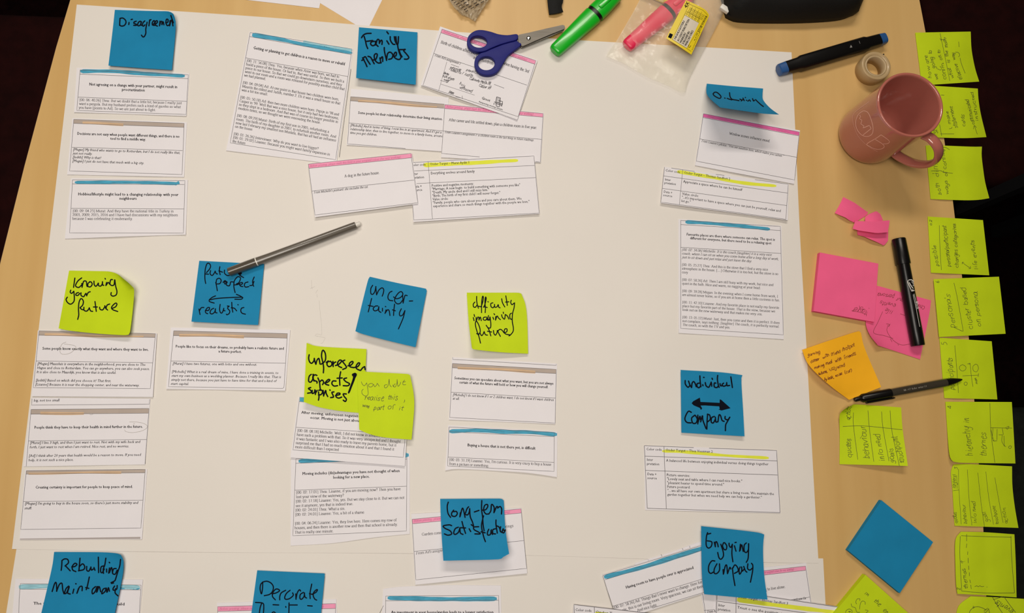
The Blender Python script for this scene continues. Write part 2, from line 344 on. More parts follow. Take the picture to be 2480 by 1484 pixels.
def text(ink, crop, st, size, x0, y0, x1, y1, s, pen=None):
    """st: b bold, r regular, i italic sans; s serif, q serif italic; h handwriting. size = x-height in crop units"""
    p0, p1 = C2(crop, [(x0,y0),(x1,y1)]); d, up, L = frame_of(p0, p1); xh = size/CR[crop][2]
    if st in 'bri':
        key = 'b' if st == 'b' else 'r'; x = 0; items = []
        for ch in s:
            a = SANS.get((key, ch)) or SANS[key, '-']; items.append((x, a)); x += a[0]
        k = L/x; ky = xh/XH; sh = .21 if st == 'i' else 0
        for x_, (adv, v, f) in items:
            if len(v):
                X = (v[:,0]+x_)*k + v[:,1]*ky*sh; Y = v[:,1]*ky
                ink.add(p0+X[:,None]*d+Y[:,None]*up, f)
                e = .055*xh if st != 'b' else .13*xh     # toner spread: the stroke is laid down twice, a hair apart
                ink.add(p0+(X+e)[:,None]*d+Y[:,None]*up, f)
    else:
        hand = st == 'h'; x = 0; items = []
        for ch in s:
            if ch == ' ': x += 5.5 if not hand else 7; continue
            adv, g = glyph_poly(ch, hand); items.append((x, g)); x += adv
        k = L/max(x, 1e-6); ky = xh/10; sh = {'s':0,'q':.27,'h':.22}[st]; last = None
        if hand: w = pen or .9
        for x_, g in items:
            jy = random.uniform(-1.1,1.1)*ky if hand else 0; js = random.uniform(.78,1.2) if hand else 1
            for gi, (P, ser) in enumerate(g):
                if hand: P = P + np.cumsum(np.random.RandomState(int(x_*7)+gi).uniform(-.45,.45,P.shape), axis=0)*.6
                X = (P[:,0]+x_)*k + P[:,1]*ky*sh; Y = P[:,1]*ky*js + jy
                Q = p0+X[:,None]*d+Y[:,None]*up
                if hand:
                    if gi == 0 and last is not None and math.hypot(*(Q[0]-last)) < xh*.95 and random.random() < .6: ink.ribbon(np.array([last, Q[0]]), w*.8, seg=9)
                    ink.ribbon(Q, w, seg=9); last = Q[-1]
                elif ser: ink.ribbon(Q, .07*xh*1.2, seg=99)
                else:
                    ink.ribbon(Q, 0, seg=99, wf=lambda dd: xh*(.085+.13*np.abs(dd@up)))
def para(ink, crop, st, size, x0, y0, dx, dy, slope, lines):
    for i, e in enumerate(lines):
        if e is None: continue
        s, xe = e[0], e[1]; a = x0+dx*i; b = y0+dy*i; text(ink, crop, e[2] if len(e) > 2 else st, size, a, b, xe, b+slope*(xe-a), s)
# ------------------------------------------------------------------ structure: floor
def box(name, c, s, m, parent=None, bevel=0.0, seg=2, rot=0.0, origin=None):
    x,y,z = [v/2 for v in s]; V = [(i*x,j*y,k*z) for i in (-1,1) for j in (-1,1) for k in (-1,1)]
    cr, sr = math.cos(rot), math.sin(rot)
    V = [(c[0]+a*cr-b*sr, c[1]+a*sr+b*cr, c[2]+d) for a,b,d in V]
    F = [(0,1,3,2),(4,6,7,5),(0,4,5,1),(2,3,7,6),(0,2,6,4),(1,5,7,3)]
    o = mk(name, V, F, m, parent=parent, origin=origin, recalc=True)
    if bevel:
        b = o.modifiers.new('bevel', 'BEVEL'); b.width = bevel; b.segments = seg; b.limit_method = 'NONE'
        for p in o.data.polygons: p.use_smooth = True
    return o
carpet = mat('dark_carpet', (.0045,.0008,.0009), .95, var=.5, vscale=60, bump=.6, bscale=500, spec=.05)
f = box('floor', (0,0,-.02), (6.2,6.2,.04), carpet); tag(f, kind='structure')
wallm = mat('matt_wall_paint', (.42,.38,.33), .9, var=.03, vscale=3); ceilm = mat('ceiling_board', (.55,.52,.47), .9, var=.03, vscale=3)
for nm, c_, s_ in (('wall_left',(-3.05,0,1.4),(.1,6.2,2.8)),('wall_right',(3.05,0,1.4),(.1,6.2,2.8)),('wall_back',(0,3.05,1.4),(6,.1,2.8)),('wall_front',(0,-3.05,1.4),(6,.1,2.8))):
    tag(box(nm, c_, s_, wallm), kind='structure')
tag(box('ceiling', (0,0,2.85), (6.2,6.2,.1), ceilm), kind='structure')

# ------------------------------------------------------------------ table
wood = mat('beech_veneer', (.56,.36,.15), .42, spec=.35)
nt = wood.node_tree; b = nt.nodes['Principled BSDF']; tc = nt.nodes['Texture Coordinate']
mp = nt.nodes.new('ShaderNodeMapping'); mp.inputs['Scale'].default_value = (26, 1.6, 1); nt.links.new(tc.outputs['Object'], mp.inputs[0])
n1 = nt.nodes.new('ShaderNodeTexNoise'); n1.inputs['Scale'].default_value = 1.3; n1.inputs['Detail'].default_value = 5; nt.links.new(mp.outputs[0], n1.inputs['Vector'])
n2 = nt.nodes.new('ShaderNodeTexNoise'); n2.inputs['Scale'].default_value = 2.2; n2.inputs['Detail'].default_value = 2; nt.links.new(tc.outputs['Object'], n2.inputs['Vector'])
mx = nt.nodes.new('ShaderNodeMix'); mx.data_type = 'FLOAT'; mx.inputs[0].default_value = .55
nt.links.new(n1.outputs['Fac'], mx.inputs[2]); nt.links.new(n2.outputs['Fac'], mx.inputs[3])
rp = nt.nodes.new('ShaderNodeValToRGB'); nt.links.new(mx.outputs[0], rp.inputs[0])
rp.color_ramp.elements[0].position = .33; rp.color_ramp.elements[1].position = .68
rp.color_ramp.elements[0].color = (.61,.372,.132,1); rp.color_ramp.elements[1].color = (.71,.468,.188,1)
nt.links.new(rp.outputs[0], b.inputs['Base Color'])
edge_m = mat('painted_edge_highlight', (.62,.42,.25), .5, var=.05)  # lighter than the veneer: the highlight along the table edge, put into the colour
leg_m = mat('black_table_steel', (.012,.012,.013), .45, metal=.3)
OUT = C2('px', pp("250,-320 168.5,0 134.8,113 58,400 0,632 -45,860 -80,1100 -105,1350 -120,1484 -150,1800 2400,1800 2392,1484 2383,1278 2361,967 2348,820 2331,666 2309,485 2288,336 2243,78 2228,0 2150,-320"))
top = U(OUT, 0.0); n = len(top)
tbl = empty('table', (float(top[:,0].mean()), float(top[:,1].mean()), 0.0))
tag(tbl, 'light beech veneered meeting table with slightly curved sides, covered with papers', 'table')
cen = top.mean(0); inner = cen+(top-cen)*.9985
V = np.vstack([inner, inner-[0,0,.024]]); F = [list(range(n-1,-1,-1)), list(range(n, 2*n))]+[(i,(i+1)%n,n+(i+1)%n,n+i) for i in range(n)]
mk('tabletop', V, F, wood, parent=tbl, recalc=True)
rings = [inner-[0,0,.0004], top-[0,0,.0012], top-[0,0,.0235], inner-[0,0,.0245]]
V = np.vstack(rings); F = [(r*n+i, r*n+(i+1)%n, (r+1)*n+(i+1)%n, (r+1)*n+i) for r in range(3) for i in range(n)]
mk('edge_band', V, F, edge_m, parent=tbl, recalc=True)
for sx in (-1, 1):
    for sy in (-1, 1): box('leg', (cen[0]+sx*.46, cen[1]+sy*.42, (ZT-.0245)/2), (.045,.045,ZT-.0245), leg_m, parent=tbl)
for sy in (-1, 1): box('crossbar', (cen[0], cen[1]+sy*.42, ZT-.05), (.875,.03,.05), leg_m, parent=tbl)

# ------------------------------------------------------------------ chairs in the dark around the table
maroon = mat('maroon_upholstery', (.013,.0016,.0014), .9, var=.3, vscale=40, bump=.3, bscale=600, spec=.1)
blackup = mat('black_upholstery', (.0045,.006,.0045), .8, var=.4, vscale=90, bump=.4, bscale=400, spec=.2)
armm = mat('black_padded_vinyl', (.022,.021,.014), .4, spec=.5, bump=.3, bscale=200)
def chair(name, label, x, y, sx, sy, m, face, arms=True):
    """seat centre x, y; face = +1 looks towards +X (stands left of the table)"""
    c = empty(name, (x, y, 0)); tag(c, label, 'chair')
    box('seat', (x, y, .44), (sx, sy, .07), m, parent=c, bevel=.025, seg=3)
    box('backrest', (x-face*(sx/2+.03), y, .70), (.05, sy*.92, .38), m, parent=c, bevel=.02, seg=3)
    for i in (-1,1):
        for j in (-1,1): box('leg', (x+i*(sx/2-.05), y+j*(sy/2-.05), .2025), (.028,.028,.405), leg_m, parent=c)
        box('back_post', (x-face*(sx/2-.002), y+i*(sy/2-.07), .56), (.02,.03,.24), leg_m, parent=c)
    if arms:
        for j in (-1,1):
            a = box('armrest', (x+face*.0, y+j*(sy/2+.025), .645), (sx*.85,.055,.03), armm, parent=c, bevel=.012, seg=3)
            for i in (-1,1): box('arm_post', (x+i*(sx*.35), y+j*(sy/2+.025), .52), (.02,.02,.225), leg_m, parent=a)
    return c
p = U1(2470, 330, -.27); chair('armchair', 'maroon upholstered armchair with black padded arm standing right of the table', p.x+.10, p.y+.16, .50, .50, maroon, -1)
p = U1(2480, 1000, -.27); chair('office_chair', 'black upholstered chair in the dark at the lower right of the table', p.x+.09, p.y-.24, .50, .50, blackup, -1, arms=False)
p = U1(60, 330, -.27); chair('office_chair', 'maroon upholstered chair in the dark left of the table', p.x-.17, p.y-.02, .50, .46, maroon, 1, arms=False)

# ------------------------------------------------------------------ big paper sheets
def flat(z): return lambda u, v: np.full(len(np.atleast_1d(u)), z)
def edges4(c, q): P = C2(c, pp(q)); return [P[[0,1]], P[[1,2]], P[[3,2]], P[[0,3]]]
E1 = [pp("186,11 620,40 868,60 1063,74 1334,93 1489,102.4 1710,114.5 1917,126.7"),
      pp("1917,126.7 1926,314 1937,560 1951,800 1970,1151 1982.5,1363.5"),
      pp("29,1329 312,1334.5 620,1337.8 1002,1339.5 1272,1344 1520,1351.5 1850,1361 1982.5,1363.5"),
      pp("186,11 141,400 95.6,780 29,1329")]
def z_main(u, v): return .0004 + .0008*np.clip(v-.97,0,1)/.03*(.35+.65*np.sin(u*9)**2)
SHEET = Sheet(*E1, z_main)
so = SHEET.mesh('flipchart_sheet', MT['sheet'], 60, 60); tag(so, 'large white flipchart sheet filling most of the table', 'paper sheet')
E2 = [pp("41,1322 1993.5,1352"), pp("1993.5,1352 2012,1700"), pp("-20,1700 2012,1700"), pp("41,1322 -20,1700")]
SHEET2 = Sheet(*E2, flat(.0003))
so2 = SHEET2.mesh('flipchart_sheet', MT['sheet'], 12, 8); tag(so2, 'second white flipchart sheet along the bottom, its top edge under the first', 'paper sheet')
ink = Ink()
ink.strokes("298,150 300,210 305,240;285,235 330,215;360,245 345,265 340,280;350,290 355,320;372,350 380,450 392,560 398,680;398,685 350,675 335,690 380,700 430,712;350,695 355,702;430,715 405,760 385,765", 'N', 1.6, cap=False)
ink.build('pencil_sketch', SHEET, MT['pencil'], .0001, so)
for lab, q, z in (('blank white paper lying at the top edge of the photo', "540,-60 876,-60 774,20 610,0", .0004), ('blank white paper with its corner tucked under the flipchart sheet', "776,-70 960,-70 888,76 774.5,7", .0002)):
    P = pp(q)
    if z > .0003: P = np.array([(530,-70),(790,-70),(773,20),(530,-8)], float)
    S = Sheet(P[[0,1]], P[[1,2]], P[[3,2]], P[[0,3]], flat(z)); o = S.mesh('paper_sheet', MT['card'], 4, 4); tag(o, lab, 'paper sheet')
# ------------------------------------------------------------------ printed cut-outs
NC = [0]
def card(label, c, paper, z=.0009, lines=(), band=None, bandm='tan', stroke=(), txt=None, lift=.0009, lw=.9, grey=None, T=None, B=None, name='paper_cutout'):
    NC[0] += 1; ph = NC[0]*1.7
    P = C2(c, pp(paper)); ed = [P[[0,1]], P[[1,2]], P[[3,2]], P[[0,3]]]
    if T: ed[0] = C2(c, pp(T))
    if B: ed[2] = C2(c, pp(B))
    def zf(u, v):
        return z + lift*(np.clip(v-.55,0,1)/.45)**2.4*(.35+.65*(.5+.5*np.sin(u*7+ph))) + .35*lift*(np.clip(.25-v,0,1)/.25)**2*(.5+.5*np.sin(u*5+ph*2)) + .3*lift*(np.clip(u-.85,0,1)/.15)**2
    S = Sheet(*ed, zf); o = S.mesh(name, MT['card'], 18, 14); tag(o, label, 'paper cutout')
    if band:
        k = Ink(); Q = C2(c, pp(band)); k.quad(*Q, n=24); k.build('colour_band', S, MT[bandm], .00006, o)
        if bandm == 'tan':
            k = Ink(); a,b_,c_,d_ = Q; f0 = .02+.03*(NC[0]%3); f1 = (.62,.9,.45,.8)[NC[0]%4]
            lo = lambda u: d_+(c_-d_)*u+((d_-a)*(.16+.10*math.sin(u*9+ph)))
            us = np.linspace(f0, f1, 24); up_ = [a+(b_-a)*u+(d_-a)*(.55+.12*math.sin(u*7+ph)) for u in us]; dn = [lo(u) for u in us]
            k.add(np.vstack([up_, dn]), [(i, 24+i, 25+i, i+1) for i in range(23)]); k.build('orange_smear', S, MT['orangetint'], .00009, o)
    if grey:
        k = Ink(); Q = C2(c, pp(grey)); k.quad(*Q, n=12); k.build('grey_strip', S, MT['grey'], .00006, o)
    for sm, q, w, *tp in stroke:
        k = Ink(); Q = smooth_line(C2(c, pp(q)), 30) if q.count(' ') > 1 else C2(c, pp(q)); t = np.linspace(0,1,40)
        d = np.r_[0, np.cumsum(np.hypot(*np.diff(Q, axis=0).T))]; d /= d[-1]
        X = np.stack([np.interp(t, d, Q[:,0]), np.interp(t, d, Q[:,1])], 1); dd = np.gradient(X, axis=0); dd /= np.hypot(*dd.T)[:,None]
        nr = np.stack([-dd[:,1], dd[:,0]], 1); w0 = w/CR[c][2]; w1 = (tp[0] if tp else w)/CR[c][2]
        hw = (w0+(w1-w0)*t)/2*(1+.10*np.sin(t*11+ph)+.06*np.sin(t*29)); 
        if len(tp) < 2: hw *= np.clip(np.minimum(t, 1-t)/.012+.55, 0, 1)
        N = len(X); k.add(np.vstack([X-nr*hw[:,None], X+nr*hw[:,None]]), [(i,N+i,N+i+1,i+1) for i in range(N-1)])
        k.build('highlighter_stroke' if sm == 'hl' else 'marker_stroke', S, MT[sm], .00009, o)
    if lines:
        k = Ink()
        for q in lines: k.ribbon(C2(c, pp(q)), lw, seg=12)
        k.build('printed_frame', S, MT['line'], .00012, o)
    if txt:
        k = Ink(); txt(k); k.build('printed_text', S, MT['print'], .00015, o)
    return S, o
PB = "Before printing, please mark this field in your assigned colour (for easy working)"
def pinktxt(S, o, c, x0, y0, x1, y1, xh=13, s=PB):
    k = Ink(); text(k, c, 'q', xh, x0, y0, x1, y1, s); k.build('band_lettering', S, MT['pinktext'], .00015, o)

card('cutout below the Disagreement note, on a change with your partner, brushed blue on top', 'A', "690,608 1702,660 1675,1042 665,1008",
 lines=["720,628 1692,672 1672,1028 690,992 720,628","718,665 1690,706","700,872 1678,910"], stroke=[('bluestroke',"722,640 1000,640 1300,662 1660,682",32)],
 txt=lambda k: (text(k,'A','b',17,800,768,1592,792,"Not agreeing on a change with your partner, might result in"), text(k,'A','b',17,1093,815,1300,822,"procrastination"),
  para(k,'A','s',15,713,906,-3.5,34.5,.0325,[("[00: 06: 40.26] Thea: But we doubt that a little bit, because I really just",1632),("want a pergola. But my husband prefers such a kind of gazebo so what",1624),("you have [points to Ad]. So we are just about to fight.",1400)])))
card('cutout titled Decisions are not easy, tan band, in the left column', 'A', "650,1062 1680,1098 1654,1590 603,1568",
 lines=["663,1072 1655,1108 1635,1567 625,1535 663,1072","662,1108 1653,1143","647,1322 1640,1352"], band="663,1072 1655,1108 1653,1143 662,1108",
 txt=lambda k: (text(k,'A','b',16.5,692,1210,1612,1237,"Decisions are not easy when people want different things, and there is no"), text(k,'A','b',16.5,990,1255,1310,1264,"tool to find a middle way."),
  para(k,'A','i',15,655,1352,-2,34.3,.031,[("[Megan] My friend who wants to go to Rotterdam, but I do not really like that,",1617),("just not really.",828),("[Judith] Why is that?",907),("[Megan] I just do not have that much with a big city.",1293)])))
card('cutout titled Hobbies/lifestyle with a blue marker stroke, in the left column', 'F', "638,190 1688,205 1670,698 583,735", lift=.0018, B="583,735 1200,712 1670,698",
 lines=["652,205 1662,213 1648,684 625,682 652,205","650,242 1657,247","640,462 1654,467"], stroke=[('bluestroke',"672,228 1200,228 1600,240",28),('bluestroke',"1570,245 1612,228",26)],
 txt=lambda k: (text(k,'F','b',17,700,345,1602,350,"Hobbies/lifestyle might lead to a changing relationship with your"), text(k,'F','b',17,1072,384,1227,385,"neighbours"),
  para(k,'F','s',15.5,653,495,-1.5,34.5,.003,[("[00: 09: 04.23] Murat: And they have the national title in Turkey in",1560),("2003, 2009, 2015, 2016 and I have had discussions with my neighbors",1598),("because I was celebrating it exuberantly.",1195)])))
S_, o_ = card('tall tilted cutout about getting children, blue marker stroke, left of the Family members note', 'B', "238,285 1172,438 1018,1475 28,1352",
 lines=["245,292 1160,440 1012,1435 65,1283 245,292","238,328 1155,490","205,520 1125,688","1150,620 1045,1410"], stroke=[('bluestroke',"262,313 500,350 750,405 1162,476",40,26),('bluelight',"720,372 900,408 1162,454",20,26)],
 txt=lambda k: (text(k,'B','b',18,270,440,1093,587,"Getting or planning to get children is a reason to move or rebuild"),
  para(k,'B','s',15.5,212,553,-5.85,32.9,.177,[("[00: 11: 56.08] Thea: Yes, because when Anne was born, we had to",1043),("build a piece of the house. Or had to, that was useful. So then we built a",1088),("piece to our house. So that we could go downstairs ourselves, and they",1068),("went to our room and a room was released for possibly another child that",1092),("we had planned.",385),None,
  ("[00: 04: 09.04] Ad: At one point in that house two children were born,",1042),("Maurits the eldest and Judith, number 2. Eh it was a small house so that",1053),("was a bit too small.",403),None,
  ("[00: 05: 50.18] Ad: then two more children were born: Pepijn in '98 and",1042),("Casper in '99. Well that was a nice house, but it only had two bedrooms,",1040),("so they slept in a bedroom. And that was of course no longer possible in",1033),("modern times, so we thought we were renovating the house.",877),None,
  ("[00: 08: 09.29] Murat: Birth of my first son in 2005, refurbishing a",953),("room. The birth of my daughter in 2007, to refurbish another room. And",1015),("now last February my smallest son Mustafa, that has all had an influence",1015),("on the house",263),None,
  ("[00: 01: 26.26] Interviewer: Why do you want to live bigger?",858),("[00: 01: 29.02] Lisanne: Because you might want family expansion in",960),("the future",200)])))
card('cutout with tan band about relationship and living situation, below the Family members note', 'B', "1150,798 2030,876 1998,1362 1112,1302", z=.0013,
 lines=["2012,938 1147,868 1120,1292 1640,1334","1145,905 2010,974","1133,1105 2000,1177"], band="1147,868 2012,938 2010,974 1145,905",
 txt=lambda k: (text(k,'B','b',15.5,1213,1022,1972,1080,"Some people let their relationship determine their living situation."),
  para(k,'B','i',15,1143,1135,-1.5,33,.078,[("[Michelle] And in terms of living, I now live in an apartment. And if I get a",1962),("relationship later, then to live together, to move to a family home, around",1972),("time you get children.",1383)])))
S_, o_ = card('pink-banded cutout about career and life settled down, under the tilted one', 'C', "283,932 1176,1014 1150,1460 253,1414", z=.0019,
 lines=["287,940 1170,1020 1145,1455 1100,1452","600,1410 258,1378 287,940","285,975 1168,1052","272,1177 1155,1252"], band="287,940 1170,1020 1168,1052 285,975", bandm='pinkband',
 txt=lambda k: (text(k,'C','s',16.5,322,1087,1115,1158,"After career and life settled down, plan a children room in five year."), text(k,'C','q',13,285,1195,1088,1268,"From Lisanne's assignment 2: a children room is the last thing in future roadmap.")))
pinktxt(S_, o_, 'C', 298, 967, 1080, 1035)
def birth(k):
    text(k,'C','s',18,248,388,1040,655,"Birth of children affect living and moving home when having the 3rd")
    text(k,'C','s',18,540,526,720,582,"and children"); text(k,'C','q',14,193,503,425,582,"From Ad's assignment 1")
    for a in ((330,612,428,640,"geboorte"),(475,636,602,668,"pensioen"),(333,636,535,696,"Maurits / Judith"),(272,662,318,678,"leren"),(262,690,368,722,"hun eigen"),(272,716,318,738,"weg"),(505,716,695,762,"Geboorte Pepijn 98"),(590,775,695,804,"Casper 99"),(413,757,465,782,"huis"),(415,792,530,832,"verbouwd"),(320,832,362,848,"baan")):
        text(k,'C','h',17,*a)
    for q in ("245,722 313,740 320,715","730,758 820,792","343,578 415,604","383,868 430,880","443,860 445,890"): k.ribbon(C2('C',pp(q)), .8)
    text(k,'C','b',16,615,890,690,914,"Groot"); text(k,'C','b',9,590,918,806,992,"Aanpassing woning situatie")
    for q in ("752,870 790,882","730,915 808,935"): k.ribbon(C2('C',pp(q)), 1.4)
    for q in ("752,872 745,925 750,952 778,960 785,885","730,925 728,940","770,905 806,912 798,955 790,950","745,930 800,945"): k.ribbon(C2('C',pp(q)), 1.6)
    for i in range(4):
        for j in range(3): k.ribbon(C2('C',[(757+j*9-i*1.5,882+i*11+j*2.5),(762+j*9-i*1.5,883.5+i*11+j*2.5)]), 1.5)
S_, o_ = card('tilted pink-banded cutout about birth of children, lying under the blue scissors', 'C', "245,237 1120,540 938,1076 70,765", z=.0032, lift=.0015,
 lines=["262,262 1105,545 945,1048 90,767 262,262","253,294 1098,578","188,480 1025,765"], band="262,262 1105,545 1098,578 253,294", bandm='pinkband', txt=birth)
pinktxt(S_, o_, 'C', 270, 290, 1020, 545)
k = Ink(); [k.ribbon(C2('C',pp(q)), 1.0) for q in ("250,755 400,803 555,855","305,555 232,812")]; k.build('printed_grey_line', S_, MT['printgrey'], .00013, o_)
card('cutout with a table about everything evolving around family, yellow highlighter, centre top', 'G', "1040,112 2098,58 2144,556 1063,627", z=.0032,
 lines=["1062,118 2095,62 2140,550 1068,610 1058,485","1072,190 2100,143","1090,298 2110,247","1190,108 1227,600"], stroke=[('hl',"1150,140 1500,126 1800,108 1960,100",34,28)],
 txt=lambda k: (text(k,'G','r',14,1045,150,1170,144,"Color code"), text(k,'G','r',14,1205,142,1545,126,"Onder Turgut \u2013 Murat Aydin 1"), text(k,'G','r',14,1055,226,1103,223,"Inter"), text(k,'G','r',14,1050,257,1156,252,"pretation"),
  text(k,'G','r',15,1212,220,1588,203,"Everything evolves around family"), text(k,'G','r',14,1060,335,1137,330,"Data +"), text(k,'G','r',14,1058,365,1140,360,"source"),
  para(k,'G','r',14.5,1220,326,2,29.2,-.048,[("Positive and negative moments:",1580),("\"Marriage; A new begin  to build something with someone you like\"",1978),("\"Death; My uncle died and I still miss him.\"",1713),("\"Birth; The birth of my first child I will never forget.\"",1808),("Value circle:",1363),("\"Family, people who care about you and you care about them. We",1990),("experience and share so much things together with the people we love.\"",2058)])))
S_, o_ = card('pink-banded cutout about a dog in the future house, tilted left', 'G', "162,128 1050,38 1105,470 221,586", z=.0046,
 lines=["165,132 1042,40 1102,462 222,567 165,132","170,168 1050,77","195,362 1070,268"], band="165,132 1050,42 1052,76 170,168", bandm='pinkband',
 txt=lambda k: (text(k,'G','s',15.5,475,245,775,215,"A dog in the future house."), text(k,'G','q',13,212,383,678,333,"From Michelle's postcard: she excludes the cat.")))
pinktxt(S_, o_, 'G', 178, 157, 955, 78, 11)
S_, o_ = card('cutout with magenta band about window scenes, overhanging the right edge of the big sheet', 'H', "479,368 1396,530 1340,1036 403,860", z=.0014, lift=.0016,
 lines=["483,372 1390,545 1345,998 415,820 448,612 483,372","478,408 1385,582","448,610 1370,785"], band="483,374 1390,545 1386,578 480,404", bandm='magenta',
 txt=lambda k: (text(k,'H','s',16.5,725,568,1113,642,"Window scenes influence mood."), text(k,'H','q',13.5,462,637,1240,782,"From Lisanne's photos: \"You see sunshine here, which makes you calmer.\"")))
pinktxt(S_, o_, 'H', 520, 402, 1300, 555, 12)
card('cutout with a yellow-highlighted table on a space where he can be himself', 'H', "112,874 1289,1034 1281,1379 77,1216", z=.0032, lift=.002,
 lines=["180,886 400,918","600,946 680,955","970,995 1285,1038 1262,1372","115,878 80,1208 1262,1370","108,960 1278,1122","95,1078 1270,1240","287,900 255,1232"], stroke=[('hl',"235,918 500,962 850,1025 1172,1055",32,28)],
 txt=lambda k: (text(k,'H','r',14.5,122,916,262,936,"Color code"), text(k,'H','r',15,297,938,735,1000,"Onder Turgut \u2013 Thomas Sandfort 2"), text(k,'H','r',14.5,117,1002,172,1010,"Inter"), text(k,'H','r',14.5,112,1034,222,1048,"pretation"),
  text(k,'H','r',15.5,290,1022,847,1102,"Appreciate a space where he can be himself"), text(k,'H','r',14.5,105,1118,187,1130,"Data +"), text(k,'H','r',14.5,100,1150,187,1162,"source"),
  para(k,'H','r',15.5,280,1138,-4.5,33.5,.139,[("Value circle:",437),("\"...it's important to have a space where you can just be yourself, relax and",1213),("let go.\"",362)])))
card('tall cutout about favourite places and relaxing, blue marker stroke, right part of the sheet', 'I', "188,132 1278,203 1302,1402 190,1336",
 lines=["212,147 1265,210 1297,1355 212,1287 212,147","212,190 1267,253","210,430 1270,495"], stroke=[('bluestroke',"262,162 500,175 850,205 1155,240",36)],
 txt=lambda k: (text(k,'I','b',18,272,305,1207,362,"Favourite places are there where someone can relax. The spot is"), text(k,'I','b',18,308,345,1168,400,"different for everyone, but there need to be a relaxing spot"),
  para(k,'I','s',17,224,466,.3,39.65,.0585,[("[00: 02: 34.06] Michelle: It is the couch [laughter] it is a very nice",1172,'q'),("couch, where I can sit on when you come home after a long day at work,",1247,'q'),("just to sit down and just relax and just leave the day.",965,'q'),None,
  ("[00: 05: 25.27] Thea: And this is the stove that I find a very nice",1135),("atmosphere in the house. [....] Otherwise it is too hot, but the stove is so",1242),("cozy",288),None,("[00: 07: 58.26] Ad: Then I am still busy with my work, but nice and",1192),("quiet in the bath. Nice and warm, no nagging at your head.",1057),None,
  ("[00: 09: 39.28] Megan: In the evening when I come home from work, I",1240),("am almost never home, so if you are at home then a little coziness is fun.",1260),None,("[00: 11: 42.10] Lisanne: And my favorite place is not really my favorite",1252),("place but my favorite part of the house. That is the view, because we",1210),("look out on the new waterway and that makes me very zen.",1077),None,
  ("[00: 13: 05.12] Murat: Just, then you come and then it is perfect. It does",1257),("not complain, says nothing. [laughter] The couch, it is perfectly normal.",1257),("The couch, so with the TV and yes.",735)])))
S_, o_ = card('tan-banded cutout Some people know exactly, below the Knowing your future note', 'K', "378,165 1566,193 1526,829 318,821", z=.0024,
 lines=["390,170 1552,197 1500,745 333,735 390,170","387,212 1548,235","360,470 1523,487"], band="390,170 1552,197 1548,235 387,212",
 txt=lambda k: (text(k,'K','b',18,422,356,1483,368,"Some people know exactly what they want and where they want to live."),
  para(k,'K','i',17,372,508,-4.3,41.3,.009,[("[Megan] Maassluis is everywhere in the neighborhood, you are close to The",1450),("Hague and close to Rotterdam. You can go anywhere, you can also seek peace.",1493),("It is also close to Maasdijk, you know that is also useful.",1158),None,("[Judith] Based on which did you choose it? That first.",1108),("[Lisanne] Because it is near the shopping center, and near the waterway.",1390)])))
k = Ink(); k.strokes("660,280 620,300 598,350 605,390 640,403 700,390 750,350 755,325 720,310 640,300", 'K', 3.5, cap=False); k.build('pencil_circle', S_, MT['pencil'], .00018, o_)
S_, o_ = card('tan-banded cutout People think they have to keep their health in mind, left column', 'K', "318,836 1502,846 1449,1502 236,1522",
 lines=["320,845 315,910 1490,900 1493,852","310,953 1487,943 1447,1496","262,1520 310,953","308,1000 1483,990","285,1268 1463,1253"], band="310,953 1487,943 1483,990 308,1000",
 txt=lambda k: (text(k,'K','i',17,335,875,592,872,"big, not too small"), text(k,'K','b',18,342,1145,1425,1136,"People think they have to keep their health in mind further in the future."),
  para(k,'K','i',17,298,1298,-4,43,-.010,[("[Murat] I live 3 high, and then I just want to rest. Not with my wife back and",1398),("forth, I just want to rest when I am retired. Nice rest, and no worries.",1287),None,("[Ad] I think after 20 years that health would be a reason to move. If you need",1405),("help, it is not such a nice place.",733)])))
k = Ink(); k.strokes("1290,1078 1380,1080 1450,1100 1470,1130 1420,1165 1330,1183 1260,1175 1242,1155;1330,1100 1345,1092;893,975 900,1003 930,1000", 'K', 3.5, cap=False); k.build('pencil_circle', S_, MT['pencil'], .00018, o_)
card('tan-banded cutout Creating certainty, lowest of the left column on the big sheet', 'M', "243,229 1427,222 1376,902 190,908",
 lines=["255,238 1407,225 1365,793 200,807 255,238","253,270 1405,258","227,537 1383,524"], band="255,238 1407,225 1405,258 253,270", grey="193,896 1360,879 1360,898 193,905",
 txt=lambda k: (text(k,'M','b',17.5,342,411,1285,404,"Creating certainty is important for people to keep peace of mind."), text(k,'M','i',16.5,240,568,1337,559,"[Megan] I'm going to buy in the house soon, so there's just more stability and"), text(k,'M','i',16.5,235,613,308,612,"stuff.")))
card('tan-banded cutout People like to focus on their dreams, below the future perfect note', 'L', "140,712 1332,735 1282,1342 92,1325", lift=.002,
 lines=["168,745 1303,773 1268,1310 1255,1320 115,1303 168,745","166,793 1300,818","142,1047 1283,1068"], band="168,745 1303,773 1300,818 166,793",
 txt=lambda k: (text(k,'L','b',17.5,186,912,1267,934,"People like to focus on their dreams, so probably have a realistic future and"), text(k,'L','b',17.5,613,961,845,966,"a future perfect."),
  para(k,'L','i',16.5,155,1083,-3.9,40.2,.0125,[("[Murat] I have two futures, one with lotto and one without.",997),None,("[Michelle] What is a real dream of mine, I have done a training in events, to",1212),("start my own business as a wedding planner. Because I really like that. That is",1238),("simply not there, because you just have to have time for that and a kind of",1190),("start capital.",318)])))
